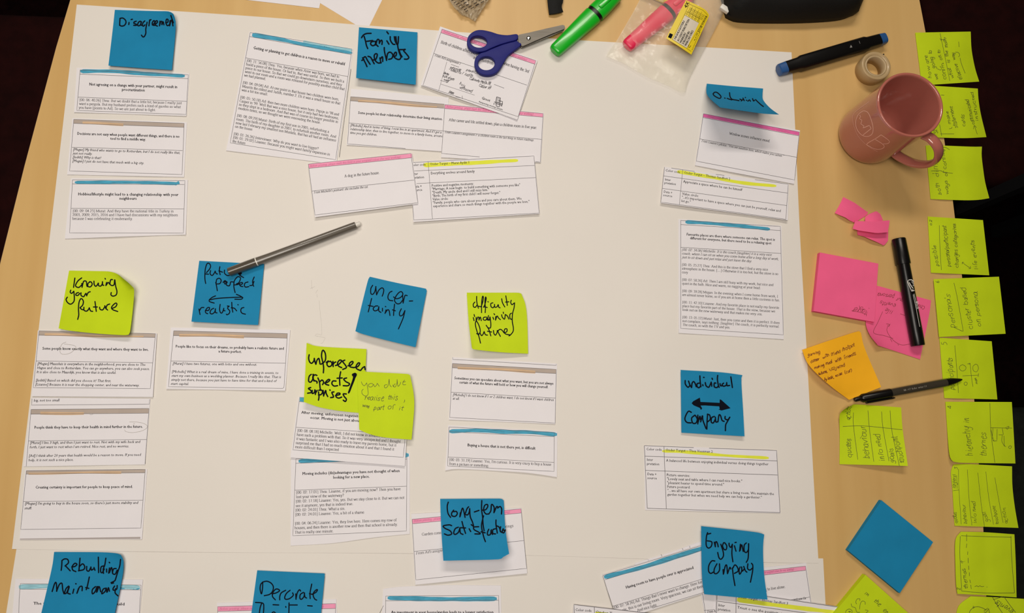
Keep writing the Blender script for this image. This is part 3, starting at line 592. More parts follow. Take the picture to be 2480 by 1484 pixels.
card('cutout Moving includes (dis)advantages, blue marker wedge, partly under the one above', 'O', "100,834 1250,790 1250,1570 95,1684", B="95,1684 500,1660 900,1605 1250,1570",
 lines=["1222,800 147,842 117,1588 1217,1542 1222,800","145,887 1222,845","135,1147 1218,1108"], stroke=[('bluestroke',"172,866 500,850 900,826 1240,806",42)],
 txt=lambda k: (text(k,'O','b',18.5,208,1000,1152,971,"Moving includes (dis)advantages you have not thought of when"), text(k,'O','b',18.5,506,1036,860,1026,"looking for a new place."),
  para(k,'O','s',17.5,150,1181,-1.9,42.9,-.035,[("[00: 02: 17.01] Thea: Lisanne, if you are moving now? Then you have",1162),("lost your view of the waterway?",613),("[00: 02: 17.18] Lisanne: Yes, yes. But we stay close to it. But we can not",1197),("see it anymore, yes that is indeed true.",702),("[00: 02: 24.01] Thea: What a sin.",625),("[00: 02: 24.01] Lisanne: Yes, a bit of a shame",808),None,("[00: 04: 06.24] Lisanne: Yes, they live here. Here comes my row of",1123),("houses, and then there is another row and then that school is already.",1135),("That is really one minute.",512)])))
card('cutout After moving, unforeseen, partly under the yellow unforeseen aspects note', 'O', "172,240 1240,310 1202,912 92,830", z=.0036, lift=.0014,
 lines=["1235,317 183,247 118,757 1187,828 1203,655 1235,317","180,290 1232,360","150,538 1215,607"], stroke=[('bluestroke',"184,267 500,290 1235,340",42,42,1)],
 txt=lambda k: (text(k,'O','b',18,198,405,960,456,"After moving, unforeseen negativite aspects can"), text(k,'O','b',18,282,455,875,494,"occur. Moving is not just about house"),
  para(k,'O','s',17.5,160,580,-5.6,39.6,.067,[("[00: 08: 08.18] Michelle: Well, I did not know in advance that I would",1140),("have such a problem with that. So it was very unexpected and I thought",1160),("it was fantastic and I was also ready to leave my parents home, but it",1118),("surprised me that I had so much emotion about it and that I found it",1097),("more difficult than I expected",562)])))
card('tan-banded cutout Sometimes you can speculate, below the difficulty imagining future note', 'P', "460,58 1478,122 1460,706 428,664",
 lines=["465,60 465,80 1468,138 1468,124","463,120 1468,177 1458,697 437,642 463,120","463,162 1466,217","450,398 1460,455"], band="463,120 1468,177 1466,217 463,162",
 txt=lambda k: (text(k,'P','b',17,480,272,1440,326,"Sometimes you can speculate about what you want, but you are not always"), text(k,'P','b',17,527,313,1390,360,"certain of what the future will hold or how you will change yourself."),
  text(k,'P','i',16.5,465,433,1443,484,"[Michelle] I do not know if 1 or 2 children want. I do not know if I want children"), text(k,'P','i',16.5,463,469,530,473,"at all.")))
card('cutout Buying a house that is not there yet, blue marker stroke, centre of the sheet', 'P', "422,718 1480,776 1475,1220 393,1156", lift=.0022, B="393,1156 520,1142 900,1160 1200,1180 1475,1220",
 lines=["430,735 1450,787 1447,1165 417,1112 430,735","428,782 1450,828","420,1025 1448,1078"], stroke=[('bluestroke',"433,778 700,768 1000,782 1200,785 1476,808",38)],
 txt=lambda k: (text(k,'P','b',18.5,607,922,1265,954,"Buying a house that is not there yet, is difficult"), text(k,'P','s',17,432,1062,1420,1110,"[00: 03: 31.19] Lisanne: Yes, I'm curious. It is very crazy to buy a house"), text(k,'P','s',17,430,1102,818,1122,"from a picture or something.")))
card('cutout with a table on a balanced life, yellow highlighter, below the individual company note', 'Q', "318,832 1607,880 1641,1490 330,1459",
 lines=["322,835 800,854","950,860 1603,882 1637,1484","350,1442 1637,1484","322,835 333,1075 350,1442","328,937 1607,983","333,1075 1613,1120","512,842 535,1448"], lw=1.1, stroke=[('hl',"495,888 700,895 1100,930 1528,955",30,26)],
 txt=lambda k: (text(k,'Q','r',16,340,880,490,885,"Color code"), text(k,'Q','r',16,527,888,985,905,"Onder Turgut \u2013 Thea Veenman 2"), text(k,'Q','r',16,345,982,405,984,"Inter"), text(k,'Q','r',16,345,1021,467,1026,"pretation"),
  text(k,'Q','r',16.5,532,990,1523,1026,"A balanced life between enjoying individual versus doing things together"), text(k,'Q','r',16,350,1121,440,1124,"Data +"), text(k,'Q','r',16,350,1159,443,1162,"source"),
  para(k,'Q','r',16.5,537,1130,1.6,37.8,.032,[("Picture exercise:",763),("\"Lovely seat and table where I can read nice books.\"",1270),("\"pleasant heater to spend time around.\"",1095),("Future postcard:",767),("\"....we all have our own apartment but share a living room. We maintain the",1578),("garden together but when we need help we can help a gardenier.\"",1460)])))
S_, o_ = card('pink-banded cutout about garden construction, under the long-term satisfaction note', 'T', "384,524 1450,466 1508,1100 424,1211", z=.0024,
 lines=["392,577 1447,475 1502,1052 428,1163 392,577","398,620 1450,515","413,888 1475,783"], band="392,577 1447,475 1450,515 398,620", bandm='pinkband',
 txt=lambda k: (text(k,'T','s',17.5,487,735,790,706,"Garden construction"), text(k,'T','s',17.5,1280,660,1375,650,"brings"), text(k,'T','q',16,428,918,750,880,"From Ad's assignment")))
pinktxt(S_, o_, 'T', 408, 602, 1340, 512, 13)
card('cutout about rebuilding with pale blue marker stroke, under the Rebuilding maintenance note', 'M', "150,1285 1384,1292 1345,1760 110,1750", z=.0010,
 lines=["180,1740 185,1484 197,1332 1367,1345 1340,1760","193,1385 1362,1392"], stroke=[('bluelight',"182,1364 700,1352 1355,1368",44),('bluestroke',"640,1368 1000,1366 1355,1372",38)],
 txt=lambda k: text(k,'M','b',18,321,1535,1207,1543,"The value of your house when you rebuild"))
S_, o_ = card('pink-banded cutout under the Decorate note at the bottom edge', 'S', "862,1385 2018,1348 2040,1800 880,1830", z=.0010,
 lines=["870,1800 868,1422 2012,1393 2006,1700","868,1468 2010,1440"], band="868,1422 2012,1393 2010,1440 868,1468", bandm='pinkband', txt=None)
pinktxt(S_, o_, 'S', 885, 1455, 1895, 1432, 14)
card('cutout An investment in your house/garden, blue marker stroke, bottom centre', 'T', "112,1250 1252,1217 1262,1800 85,1800", z=.0010, T="112,1250 280,1230 700,1214 1252,1217",
 lines=["130,1780 137,1320 1230,1315 1240,1780","137,1365 1228,1360","115,1412 60,1520"], stroke=[('bluestroke',"155,1338 700,1350 1213,1346",42)],
 txt=lambda k: text(k,'T','b',18.5,188,1490,1180,1488,"An investment in your house/garden leads to a longer satisfaction"))
card('jagged strip of a cutout showing behind the Having room cutout', 'V', "628,1002 1500,722 1560,920 700,1180", z=.0012, T="628,1002 900,918 1090,855 1200,812 1500,722",
 lines=["760,968 770,1000","885,915 900,960","1090,855 1100,885","1160,835 1165,860"])
card('tilted cutout Having room to have people over, blue band, left of the Enjoying company note', 'V', "312,1114 1500,752 1640,1180 470,1560", z=.0026,
 lines=["320,1120 1500,762","340,1162 1500,812","320,1120 410,1420 470,1600","410,1420 1560,1072","820,1430 1640,1180"], stroke=[('bluestroke',"333,1138 700,1042 1000,946 1500,792",42,48)],
 txt=lambda k: (text(k,'V','b',19,545,1250,1200,1056,"Having room to have people over is appreciated"), text(k,'V','s',18,430,1446,1283,1193,"[00: 07: 58.26] Ad: Things that I never want to change. Here for"), text(k,'V','s',18,440,1492,1300,1232,"example, this is our living room. Very spacious, we can sit there"), text(k,'V','s',18,655,1472,850,1416,"And nice light.")))
S_, o_ = card('pink-banded cutout to live alone, right of the Enjoying company note', 'V', "1235,1110 2292,998 2342,1400 1320,1560", z=.0014,
 lines=["1240,1147 2283,1030 2335,1380","1242,1190 2285,1070","1240,1147 1290,1320 1315,1490","1300,1460 1400,1450","2110,1360 2325,1330"], band="1240,1147 2283,1030 2286,1068 1242,1188", bandm='pinkband',
 txt=lambda k: (text(k,'V','s',18,1800,1282,2090,1240,"wanting to live alone."), text(k,'V','q',16,2165,1367,2290,1350,"welcome for"), text(k,'V','q',16,1330,1484,1420,1474,"From M")))
pinktxt(S_, o_, 'V', 1560, 1138, 2170, 1068, 13)
card('Color code cutout at the bottom edge, overlapping the Having room cutout', 'V', "36,1400 1300,1545 1290,1900 20,1800", z=.0042,
 lines=["60,1780 40,1403 1300,1548","60,1500 1300,1640","237,1425 250,1780"], lw=1.3, stroke=[('hl',"245,1485 700,1535",30)],
 txt=lambda k: (text(k,'V','r',17,52,1464,210,1474,"Color code"), text(k,'V','r',17,247,1484,700,1530,"Onder Turgut \u2013 Thomas")))
card('yellow-highlighted cutout on seeing the positivity, at the bottom edge', 'V', "1422,1248 2625,1426 2600,1900 1400,1800", z=.0042,
 lines=["1430,1254 2620,1430","1430,1369 2600,1526","1428,1254 1410,1780","1612,1282 1605,1780"], lw=1.3, stroke=[('hl',"1620,1352 1900,1395 2200,1432 2610,1482",44,36)],
 txt=lambda k: (text(k,'V','r',17,1625,1337,2113,1405,"Onder Turgut \u2013 Thomas Sandfort 3"), text(k,'V','r',17,1437,1418,1500,1426,"Inter"), text(k,'V','r',17,1433,1457,1555,1472,"pretation"), text(k,'V','r',17,1620,1440,2220,1528,"Triest o see the positivity in all things")))
# ------------------------------------------------------------------ sticky notes
def note(label, c, T, R, B, L, m, z=.003, lift=(0,0,0,0), pw=1.6, group=None, zf=None, nu=22, nv=22, name='sticky_note'):
    """lift: metres at TL, TR, BR, BL"""
    ed = [C2(c, pp(q)) for q in (T, R, B, L)]; tl, tr, br, bl = lift
    if zf is None:
        def zf(u, v): return z + v**pw*((1-u)*bl+u*br) + (1-v)**3*(u**4*tr + (1-u)**4*tl)
    S = Sheet(*ed, zf); o = S.mesh(name, MT[m], nu, nv); tag(o, label, 'sticky note', group); return S, o
def q4(a, b, c, d): return (a+' '+b, b+' '+c, d+' '+c, a+' '+d)
def write(S, o, c, txt, w, m='marker', cap=True, name='handwriting'):
    k = Ink(); k.strokes(txt, c, w*.84, cap=cap); return k.build(name, S, MT[m], .00016, o)
def hand(S, o, items, w=.9, m='pen', draw=(), dw=None):
    k = Ink()
    for it in items: text(k, it[0], 'h', it[1], *it[2:6], it[6], pen=w)
    for c, q in draw: k.strokes(q, c, (dw or w)*CR[c][2], cap=False)
    k.build('handwriting', S, MT[m], .00016, o)
S,o = note('blue sticky note reading Disagreement, top left of the big sheet', 'a', "385,190 1150,214 1400,218 1480,240 1520,270", "1520,270 1555,370 1565,480 1545,800 1490,1355", "260,1270 900,1318 1490,1355", "385,190 340,600 260,1270", 'blue', lift=(0,.010,.0035,.003))
write(S,o,'a',"485,355 480,440 478,490;485,355 540,350 590,390 600,440 570,490 520,505 480,490;660,435 655,475;700,378 725,372;800,410 760,425 755,450 800,470 800,490 750,490;880,410 845,430 825,480 845,500 880,480 900,420;895,420 890,480 905,490;965,405 930,440 920,490 940,505 970,480;1010,430 985,560 985,640 960,700 930,715 900,680;1060,385 1045,500;1050,450 1060,400 1085,380;1110,480 1140,460 1160,420 1140,400 1110,440 1120,485 1160,490;1170,470 1210,430 1200,400 1170,420 1165,480 1210,505;1260,410 1250,500;1255,480 1275,420 1300,420 1295,480 1320,420 1335,480;1370,440 1410,430 1415,380 1385,375 1375,440 1400,495 1440,480;1455,400 1445,500;1450,490 1475,390 1500,440 1510,500;1470,300 1500,390 1520,440", 30)
S,o = note('blue sticky note reading Family members, top centre beside the tilted cutouts', 'b', *q4("475,208","1608,305","1575,1320","420,1190"), 'blue', z=.004, lift=(0,0,.008,.007))
write(S,o,'b',"525,410 560,360 620,330 710,325;575,385 600,470 620,560 645,620;625,480 700,470 740,465;770,480 720,490 700,530 740,565 790,540 800,480;795,480 800,530 845,578;800,550 830,450 865,455 870,520;870,510 905,460 925,480 920,540;1015,470 1055,535;1015,295 1045,335;1080,390 1085,460 1130,530 1170,540;1160,390 1175,470 1210,540;1190,390 1205,520;1240,390 1235,500 1225,560 1250,680 1290,780;530,850 570,830;545,800 600,900 630,970;560,800 600,780 640,850 690,925;650,770 700,790 740,860 770,915;740,840 800,830 830,740 800,720 770,760 790,850 850,900 905,890;880,800 900,900;890,820 930,780 935,870;965,600 970,680 1010,850;1010,830 1030,720 1080,690 1130,740 1110,810 1050,830;1140,770 1190,760 1200,700 1170,700 1150,770 1200,820 1260,830 1290,790;1250,640 1275,720 1310,780;1270,640 1330,640 1370,635;1370,640 1340,660 1390,720 1440,790 1410,825 1355,825", 34)
def zun(u, v): return .0045 + .050*(v**1.15)*(1-.15*u)
S,o = note('blue sticky note curling high off the sheet above the window cutout', 'c', "575,340 1100,390 1640,432 1665,440", "1665,440 1655,540 1670,660 1800,810 1975,940", "830,800 1300,870 1650,918 1975,940", "575,340 565,430 575,540 650,640 830,800", 'blue', zf=zun, nu=26, nv=30)
write(S,o,'c',"700,540 720,510 770,510 830,560 850,600 820,625 760,600 710,565 695,535;920,618 930,622;970,625 1010,640 1060,655;1015,515 1025,590 1060,640 1120,655;1130,655 1180,665 1200,670;1215,640 1260,660;1240,675 1285,640;1275,620 1300,670;1320,608 1325,610;1340,660 1350,665;1370,680 1400,655 1420,680;1460,630 1480,675 1500,660;1520,650 1560,690 1620,745 1670,782", 27)
S,o = note('yellow-green sticky note reading Knowing your future, curled top right corner', 'd', "458,120 1000,130 1250,140 1400,190 1500,270 1600,350", "1600,350 1690,440 1720,520 1690,900 1640,1300 1610,1362", "255,1240 480,1285 1000,1340 1500,1370 1610,1362", "458,120 255,1240", 'yellow', z=.0045, lift=(0,.016,.007,.002))
write(S,o,'d',"570,265 545,445;702,262 630,320 585,400 600,435 650,445 700,400;705,370 710,445;712,430 740,330 790,330 800,400 810,430;860,340 825,370 825,425 870,435 905,390 890,345 855,335;940,325 945,390 975,425 1010,390 1025,360 1030,410 1070,420 1100,380 1105,335;1105,340 1110,400 1130,405;1155,272 1162,285;1185,350 1170,410;1180,400 1215,350 1245,385;1300,295 1265,300 1250,380 1290,410 1330,390 1340,300;1345,300 1360,420 1385,520 1370,590 1310,615 1270,590 1275,545;490,500 480,540 510,560 550,520;550,520 560,640 550,720 490,770 430,740 400,680 425,635;640,545 600,560 590,595 630,600 665,560;690,550 690,600 740,625 775,570;785,560 800,610;800,600 830,545 868,530;625,1065 645,980 640,860 650,740 680,670 710,670 735,720 720,790 670,840;670,840 700,870 740,880;745,830 750,890 800,905 835,870 850,840;850,845 875,900 915,910;960,720 985,910;930,825 1005,825;1050,830 1060,870 1110,880 1150,820;1150,800 1170,850 1205,885;1170,860 1195,790 1245,768;1300,850 1360,820 1385,770 1360,750 1310,790 1280,840 1310,880 1400,912", 28)
S,o = note('blue sticky note reading future perfect and realistic, under the grey pen', 'e', *q4("340,90","1598,155","1480,1335","188,1270"), 'blue', z=.0035, lift=(0,0,.0045,.004))
write(S,o,'e',"465,530 450,440 450,340 460,240 490,150 530,140 560,190 540,250 480,320;455,345 520,350;560,280 550,340 590,375 630,330 650,290;650,300 670,340 695,345;740,205 730,280 745,360;720,285 790,310;830,270 830,330 880,375 940,370;1090,330 1150,310 1100,350 1160,330 1120,370;1130,370 1160,395 1200,415;690,670 675,580 660,510;665,520 680,450 730,430 765,470 740,530 680,540;800,505 860,490 880,510 840,540 820,490 850,480 870,560 920,575 940,540 950,500 1000,500;1035,705 1015,620 1010,560 1020,480 1070,410 1110,400 1140,430 1110,510 1060,540;1010,560 1090,550;1090,545 1160,510 1180,530 1130,560 1110,530 1140,580 1185,590;1285,500 1230,520 1215,570 1240,600 1300,590;1405,405 1375,480 1380,540 1395,585;1320,570 1370,560 1400,490;560,845 650,825 800,810 1000,800 1170,795;655,770 590,800 535,845;535,845 540,880 630,910;1060,740 1130,770 1185,805;1185,805 1150,835 1030,835;335,1025 355,1130;350,1050 380,1000 430,995;460,1055 520,1050 540,1000 500,1000 460,1060 470,1100 505,1115;620,1010 570,1040 550,1100 590,1120 640,1080 655,1020;650,1030 655,1090 685,1100;745,935 735,1030 750,1090 780,1100 815,1030;815,1010 810,1050 840,1060;885,965 920,975;915,965 890,1010 930,1060 920,1110 880,1135 865,1125;970,895 975,990 990,1085;960,1000 1020,1010 1065,1060;1088,940 1095,945;1205,995 1160,1010 1145,1060 1170,1105 1235,1125", 25)
S,o = note('blue sticky note reading uncertainty, tilted, centre of the sheet', 'f', "445,80 1000,205 1480,300 1530,318 1550,355", "1550,355 1330,1445", "165,1135 330,1195 800,1318 1330,1445", "445,80 390,220 165,1135", 'blue', lift=(.002,.001,.009,.008))
write(S,o,'f',"500,245 465,310 465,400 500,420 540,370 565,270;560,270 575,430;575,430 620,340 680,295 715,330 705,400 685,455;875,360 825,390 795,470 820,530 890,545;905,470 960,505 1040,480 1085,420 1060,370 1010,385 950,460 925,540 970,600 1030,595 1075,540;1080,430 1090,590;1090,590 1110,500 1130,440 1170,445;1210,550 1275,548;480,500 450,620 415,760;415,635 510,655;600,645 550,650 510,700 540,740 600,720 620,660;620,660 620,740 660,770;690,690 690,745;745,655 755,660;760,720 740,790;745,780 790,720 820,740 835,830;925,610 910,740 905,830;885,720 940,740;1055,700 1020,780 1030,835 1080,820 1125,735;1125,740 1090,880 1000,1090", 25)
S,o = note('yellow-green sticky note reading difficulty imagining future', 'g', "563,148 1450,148 1560,150 1620,165", "1620,165 1700,380 1735,700 1752,1330", "660,1210 700,1245 1200,1300 1752,1330", "563,148 600,700 660,1210", 'yellow', z=.0035, lift=(0,.004,.001,.011))
write(S,o,'g',"720,330 690,370 695,420 730,430 760,390;755,220 755,300 770,390 790,450;790,410 830,420;850,535 850,430 855,300 870,220 885,240 870,340 840,420;920,535 925,440 915,330 925,235 940,260 920,360 890,430;890,420 960,435;972,322 982,328;1070,345 1030,360 1035,420 1070,440 1090,420;1100,375 1110,430 1150,420 1170,380;1175,385 1185,430 1210,440;1240,265 1255,340 1300,425;1320,210 1335,300 1350,395;1315,330 1380,325;1425,295 1415,340 1440,380 1480,350;1490,345 1480,440 1450,560 1445,700 1465,820 1460,900 1410,965 1380,985;690,630 705,690;705,570 715,610;745,625 745,695;750,690 780,620 800,640 800,680;800,680 825,620 845,690;930,620 890,630 885,670 930,680 955,640;950,620 960,670 985,680;985,590 975,650 1000,680 1010,620;1015,620 1030,760 1020,830 985,830;1070,625 1085,665;1090,555 1105,575;1125,610 1120,680;1125,670 1150,600 1180,640 1215,670;1240,575 1250,620 1295,660 1310,570;1270,525 1275,550;1310,570 1350,600 1380,660;1430,545 1400,570 1400,640 1430,665 1445,640;830,1125 800,1000 770,920 740,820 730,740 750,700 790,760 820,850 820,920 780,960;755,940 800,960;820,930 850,980 880,950 900,900;900,905 925,960 965,970;940,780 990,860 1030,985;965,895 1045,910;1080,880 1090,940 1120,970 1150,920 1155,880;1160,880 1180,930 1215,995;1170,890 1200,860 1240,870 1290,930;1290,930 1340,900 1340,850 1300,855 1290,910 1320,950 1400,965", 24)
def zuf(u, v): return .0055 + v**1.8*(.007*(1-u)**1.5+.0015) + .002*(1-u)**4*(1-v)**2
S,o = note('yellow-green sticky note reading unforeseen aspects/surprises', 'h', "340,40 600,110 1500,160", "1500,160 1480,600 1440,1405", "285,1185 600,1290 1000,1360 1440,1405", "340,40 310,700 285,1185", 'yellow', zf=zuf)
write(S,o,'h',"390,270 380,340 400,410 440,435 480,390 490,340;490,340 500,400 520,455;520,455 540,380 575,340 590,390 600,450;665,620 670,520 655,420 630,300 640,210 665,185 700,240 710,330 690,400 620,455;720,420 760,390;790,400 750,410 735,460 770,500 820,480 830,430 800,395;850,400 855,500;860,450 875,425 905,410;900,480 970,450 1020,390 980,375 940,430 960,490 1020,520;1080,375 1040,400 1090,470 1110,520 1040,555;1140,485 1200,470 1240,420 1220,400 1170,440 1180,500 1250,520;1250,520 1330,500 1370,440 1340,430 1300,490 1310,540 1380,575;1390,570 1430,520 1465,500;1465,500 1475,560;430,650 390,690 380,780 420,800 460,740 470,650;465,650 470,740 485,780;540,670 500,660 460,700 480,760 540,790 540,820;560,720 590,800 600,900 610,960;600,790 640,760 670,800 650,850;690,820 750,800 790,760 760,750 710,800 710,840 770,860;910,780 850,780 830,830 870,875 940,870;1000,600 980,720 985,860;930,725 1030,720;1115,720 1060,740 1100,790 1170,830 1140,870 1050,870;420,905 375,925 420,960 430,1000 360,1015;450,960 450,1020 490,1000 500,950;510,960 510,1040;515,1010 545,960;570,990 580,1080 570,1150;575,960 620,950 650,990 620,1040 570,1050;660,960 670,1070;675,1050 710,960 720,1020 750,1080;790,950 795,960;870,990 830,1000 850,1050 860,1090 805,1100;900,1060 980,1040 980,1015 930,1020 910,1080 960,1110 1020,1090;1110,1030 1050,1030 1070,1080 1110,1130 1090,1175 1050,1150", 33)
k = Ink(); k.strokes("1155,1005 1200,880 1240,770 1270,650;1165,990 1215,860 1255,760 1290,650", 'h', 34); k.strokes("1245,660 1285,650 1265,700", 'h', 60); k.build('handwriting', S, MT['marker'], .0002, o)
def zyd(u, v): return .0095 + .004*v**2*(1-u) + .003*(1-v)**3*u**3
S,o = note("yellow-green note with thin writing you didn't realise, overlapping the unforeseen note", 'h', "1320,580 1500,600 2250,640 2345,665", "2345,665 2410,1000 2425,1300 2374,1916", "1360,1720 1540,1800 1840,1870 2374,1916", "1320,580 1345,1300 1360,1720", 'yellow', zf=zyd)
hand(S,o,[('h',62,1450,1145,1830,1160,'realise'),('h',66,1905,1140,2095,1150,'this'),('h',40,1410,1275,1550,1295,'was'),('h',62,1630,1340,1840,1335,'part'),('h',62,1900,1335,2040,1330,'of'),('h',62,2110,1345,2215,1345,'it')], w=1.1,
 draw=[('h',"1400,790 1420,840 1460,870 1500,820;1505,810 1530,960 1530,1040 1480,1070 1420,1030 1410,970 1440,935;1570,830 1540,850 1550,890 1600,890 1630,850 1600,825 1570,830;1640,840 1660,890 1700,850 1710,825 1750,885;1900,850 1850,860 1850,900 1880,910 1920,860 1940,740;1940,740 1950,850 1985,895;2010,850 2020,890;2060,830 2030,860 2030,890 2060,890 2090,820 2095,745;2095,760 2110,880 2150,840 2165,800;2240,760 2210,800 2210,850 2265,850;2200,800 2260,790;2235,1140 2240,1165 2225,1195;1605,950 1607,952")], dw=1.1)
S,o = note('blue sticky note reading long-term satisfaction, bottom centre', 'i', "208,103 1300,97 1400,110 1440,135", "1440,135 1465,600 1500,900 1545,1165", "270,1300 1290,1275 1400,1240 1545,1165", "208,103 230,700 270,1300", 'blue', z=.0048, lift=(0,.001,.020,.014))
write(S,o,'i',"365,165 345,250 360,380 410,460;470,320 430,380 440,430 500,440 540,390 520,345 470,350;600,370 590,450;595,440 630,300 650,290 670,360 690,460;760,255 730,290 700,370 690,400 740,410 770,360 780,300;780,290 790,440 830,540 855,620;870,355 960,325;1015,135 1010,300 1030,450 1040,600 1060,720;1020,320 1090,310 1130,250 1120,210 1070,230 1050,320 1090,390 1140,395;1150,395 1190,330 1200,220 1220,210;1225,215 1255,270 1250,370;1260,350 1300,255 1330,260;1320,280 1370,250 1400,300 1395,395;430,620 380,605 270,625 300,670 400,720 430,780 360,805 290,780;560,650 500,680 470,760 500,790 560,750 590,670;590,660 600,760 650,790;630,540 660,650 700,770;610,660 700,665;770,680 800,735;955,640 860,650 870,700 960,750 980,780 880,780;810,600 860,640;1085,930 1050,830 1010,640 1030,500 1050,430;1000,740 1080,760;1150,690 1125,750 1130,800 1180,790 1200,700;1190,720 1220,790;1280,680 1230,700 1230,770 1280,780;1290,510 1290,600 1315,765;1290,620 1350,650 1380,740;1380,640 1370,720 1400,750;1430,680 1410,740 1440,760 1470,700;1420,700 1470,720", 31)
S,o = note('blue sticky note with a solid double arrow between individual and company', 'j', "228,85 1000,130 1425,185", "1425,185 1405,300 1440,900 1465,1370", "243,1300 1465,1370", "228,85 243,1300", 'blue', z=.0035, lift=(0,.003,.004,.0005))
write(S,o,'j',"315,290 320,360 370,420 410,380;380,300 410,380 440,425;440,425 450,340 480,310 510,350 530,410;590,340 550,350 545,400 580,430 620,390;600,200 605,300 620,410;655,370 660,390;672,228 682,230;705,330 720,390 770,420 800,370 820,320;825,340 830,400;835,245 845,268;910,340 880,340 880,410 930,425 960,390;945,190 940,270 960,390 975,420;990,350 1000,390 1040,390;1060,340 1030,370 1060,400 1110,380 1120,330;1120,350 1130,390 1175,385;1200,220 1215,320 1230,425;435,905 380,885 330,960 310,1040 350,1100 430,1110;490,970 440,1020 460,1110 520,1115 550,1040 510,965 490,970;560,960 560,1130;565,1100 600,980 610,1050;615,1090 650,970 660,1060 720,1220;750,940 740,1080 735,1230;745,945 790,960 800,1040 750,1090;880,985 830,1010 820,1090 860,1110 900,1040;900,1000 910,1090 940,1090;950,1090 970,960 1000,970 1030,1060 1070,1080;1090,985 1090,1030 1140,1050 1180,1000;1180,1000 1130,1090 1100,1150 1095,1260", 32)
k = Ink()
for q in ("440,730 470,690 600,620 612,705 614,775 645,830 620,860 600,820 480,770", "600,704 700,708 985,722 985,790 700,772 600,775", "985,655 1010,660 1195,825 1020,870 960,850 985,840 975,790 983,722"):
    P = C2('j', pp(q)); k.add(P, [tuple(range(len(P)))])
k.build('drawn_arrow', S, MT['marker'], .0002, o)
S,o = note('blue sticky note reading Enjoying company, bottom right of the big sheet', 'k', "225,70 800,130 1300,190 1447,232", "1447,232 1425,500 1445,1000 1510,1494", "285,1388 900,1445 1510,1494", "225,70 240,1000 285,1388", 'blue', z=.0075, lift=(0,.004,.006,.003))
write(S,o,'k',"410,210 350,225;350,195 330,260 320,380 330,460 370,495 420,460 435,390 410,365 345,355;480,380 500,470;500,470 500,400 520,370 545,420 555,470;605,420 650,560 655,650 610,710 570,680 545,580;660,390 640,450 670,520 710,520 720,450 680,390;765,400 770,450 800,480 830,420;830,430 820,600 840,760;870,450 900,555;880,388 905,383;985,420 970,555;980,540 1010,430 1040,560;1100,395 1060,440 1060,550 1100,580 1140,520 1145,410;1145,410 1140,620 1130,710 1100,770;490,745 430,745 375,830 370,940 410,985 460,960;530,800 480,900 480,980 530,985 580,920 580,800;650,910 655,1000;660,990 690,850 720,830 735,990;740,980 780,870 800,900;830,880 850,1050 880,1220;840,880 880,820 930,870 940,940 870,985;980,860 960,920 970,1000 1010,940 1010,860;1010,860 1020,940 1060,900;1050,850 1080,930 1110,960;1130,800 1125,890 1170,920 1220,880;1200,790 1225,830 1220,950 1180,1155", 30)
S,o = note('blue sticky note reading Decorate, cut off by the bottom edge', 'l', "183,655 800,684 1485,714", "1485,714 1490,760 1420,1484 1370,1930", "20,1870 1370,1930", "183,655 70,1484 20,1870", 'blue', z=.0035, lift=(0,.001,.004,.004))
write(S,o,'l',"290,880 250,930 240,1020 265,1110 285,1010 290,880;290,880 370,865 450,900 495,970 480,1060 420,1120 320,1145;470,1110 550,1090 615,1050 590,1020 540,1020 490,1080 480,1160 535,1225;735,1040 650,1090 620,1160 620,1225;820,1040 750,1100 715,1180 740,1215 810,1200 880,1140 870,1090;930,1110 935,1215;935,1200 960,1090 1000,1030 1025,1055;1080,1080 1020,1120 1010,1190 1040,1215 1090,1160 1100,1090;1095,1100 1110,1170 1140,1190;1240,920 1215,1040 1205,1120 1210,1200;1195,1105 1250,1120;1250,1115 1320,1080 1350,1035 1330,1030 1280,1080 1270,1150 1300,1210 1335,1230;150,1275 290,1290 310,1370 300,1520;270,1290 240,1380 220,1520;490,1320 600,1325;735,1355 740,1370;800,1285 795,1560;820,1325 960,1325;1160,1338 1250,1345;460,1500 480,1470 510,1460 545,1490", 28)
S,o = note('blue sticky note reading Rebuilding maintenance, bottom left corner', 't', "1048,290 1900,295 2200,310 2290,325 2340,345", "2340,345 2390,440 2392,560 2370,780 2225,1472 2140,1800", "730,1760 2140,1800", "1048,290 1000,620 800,1472 730,1760", 'blue', z=.0035, lift=(0,.005,.006,.003))
write(S,o,'t',"1200,455 1195,560 1185,645;1200,455 1250,425 1310,435 1325,500 1260,560;1270,560 1360,655;1390,580 1450,570 1490,530 1450,510 1400,570 1410,640 1470,670;1550,410 1540,520 1530,640;1540,570 1600,520 1640,570 1620,630 1520,655;1680,570 1680,640 1720,660 1760,590;1760,580 1770,640 1810,620;1820,590 1840,645;1905,390 1910,690;2010,560 1960,580 1950,670 1980,690 2020,620;2050,410 2030,540 2000,620 2005,705;2065,620 2065,680;2115,490 2125,500;2120,600 2105,700;2120,690 2160,590 2180,690;2250,610 2200,620 2180,700 2230,720 2270,640;2335,435 2320,560 2280,680 2240,810 2220,850 2150,885;1010,1055 1060,900 1090,895 1100,1050;1095,1050 1150,920 1200,900 1215,1020 1240,1100;1330,950 1280,1000 1250,1090 1290,1080 1340,960;1340,970 1310,1080 1360,1105;1430,1010 1410,1090;1465,905 1475,908;1520,1000 1490,1090;1495,1080 1540,970 1590,960 1590,1040;1730,775 1690,960 1670,1020;1660,980 1720,995;1850,960 1790,1020 1790,1100 1840,1060 1880,960;1900,960 1870,1070;1880,1060 1920,960 1950,1060;2060,990 2000,1010 1970,1100 2030,1060 2060,990;2060,1000 2070,1070;2080,1060 2100,980 2120,1050;2160,900 2200,890;2220,950 2190,1000 2200,1030 2260,1010 2270,940;2240,1000 2230,1080 2285,1140", 31)

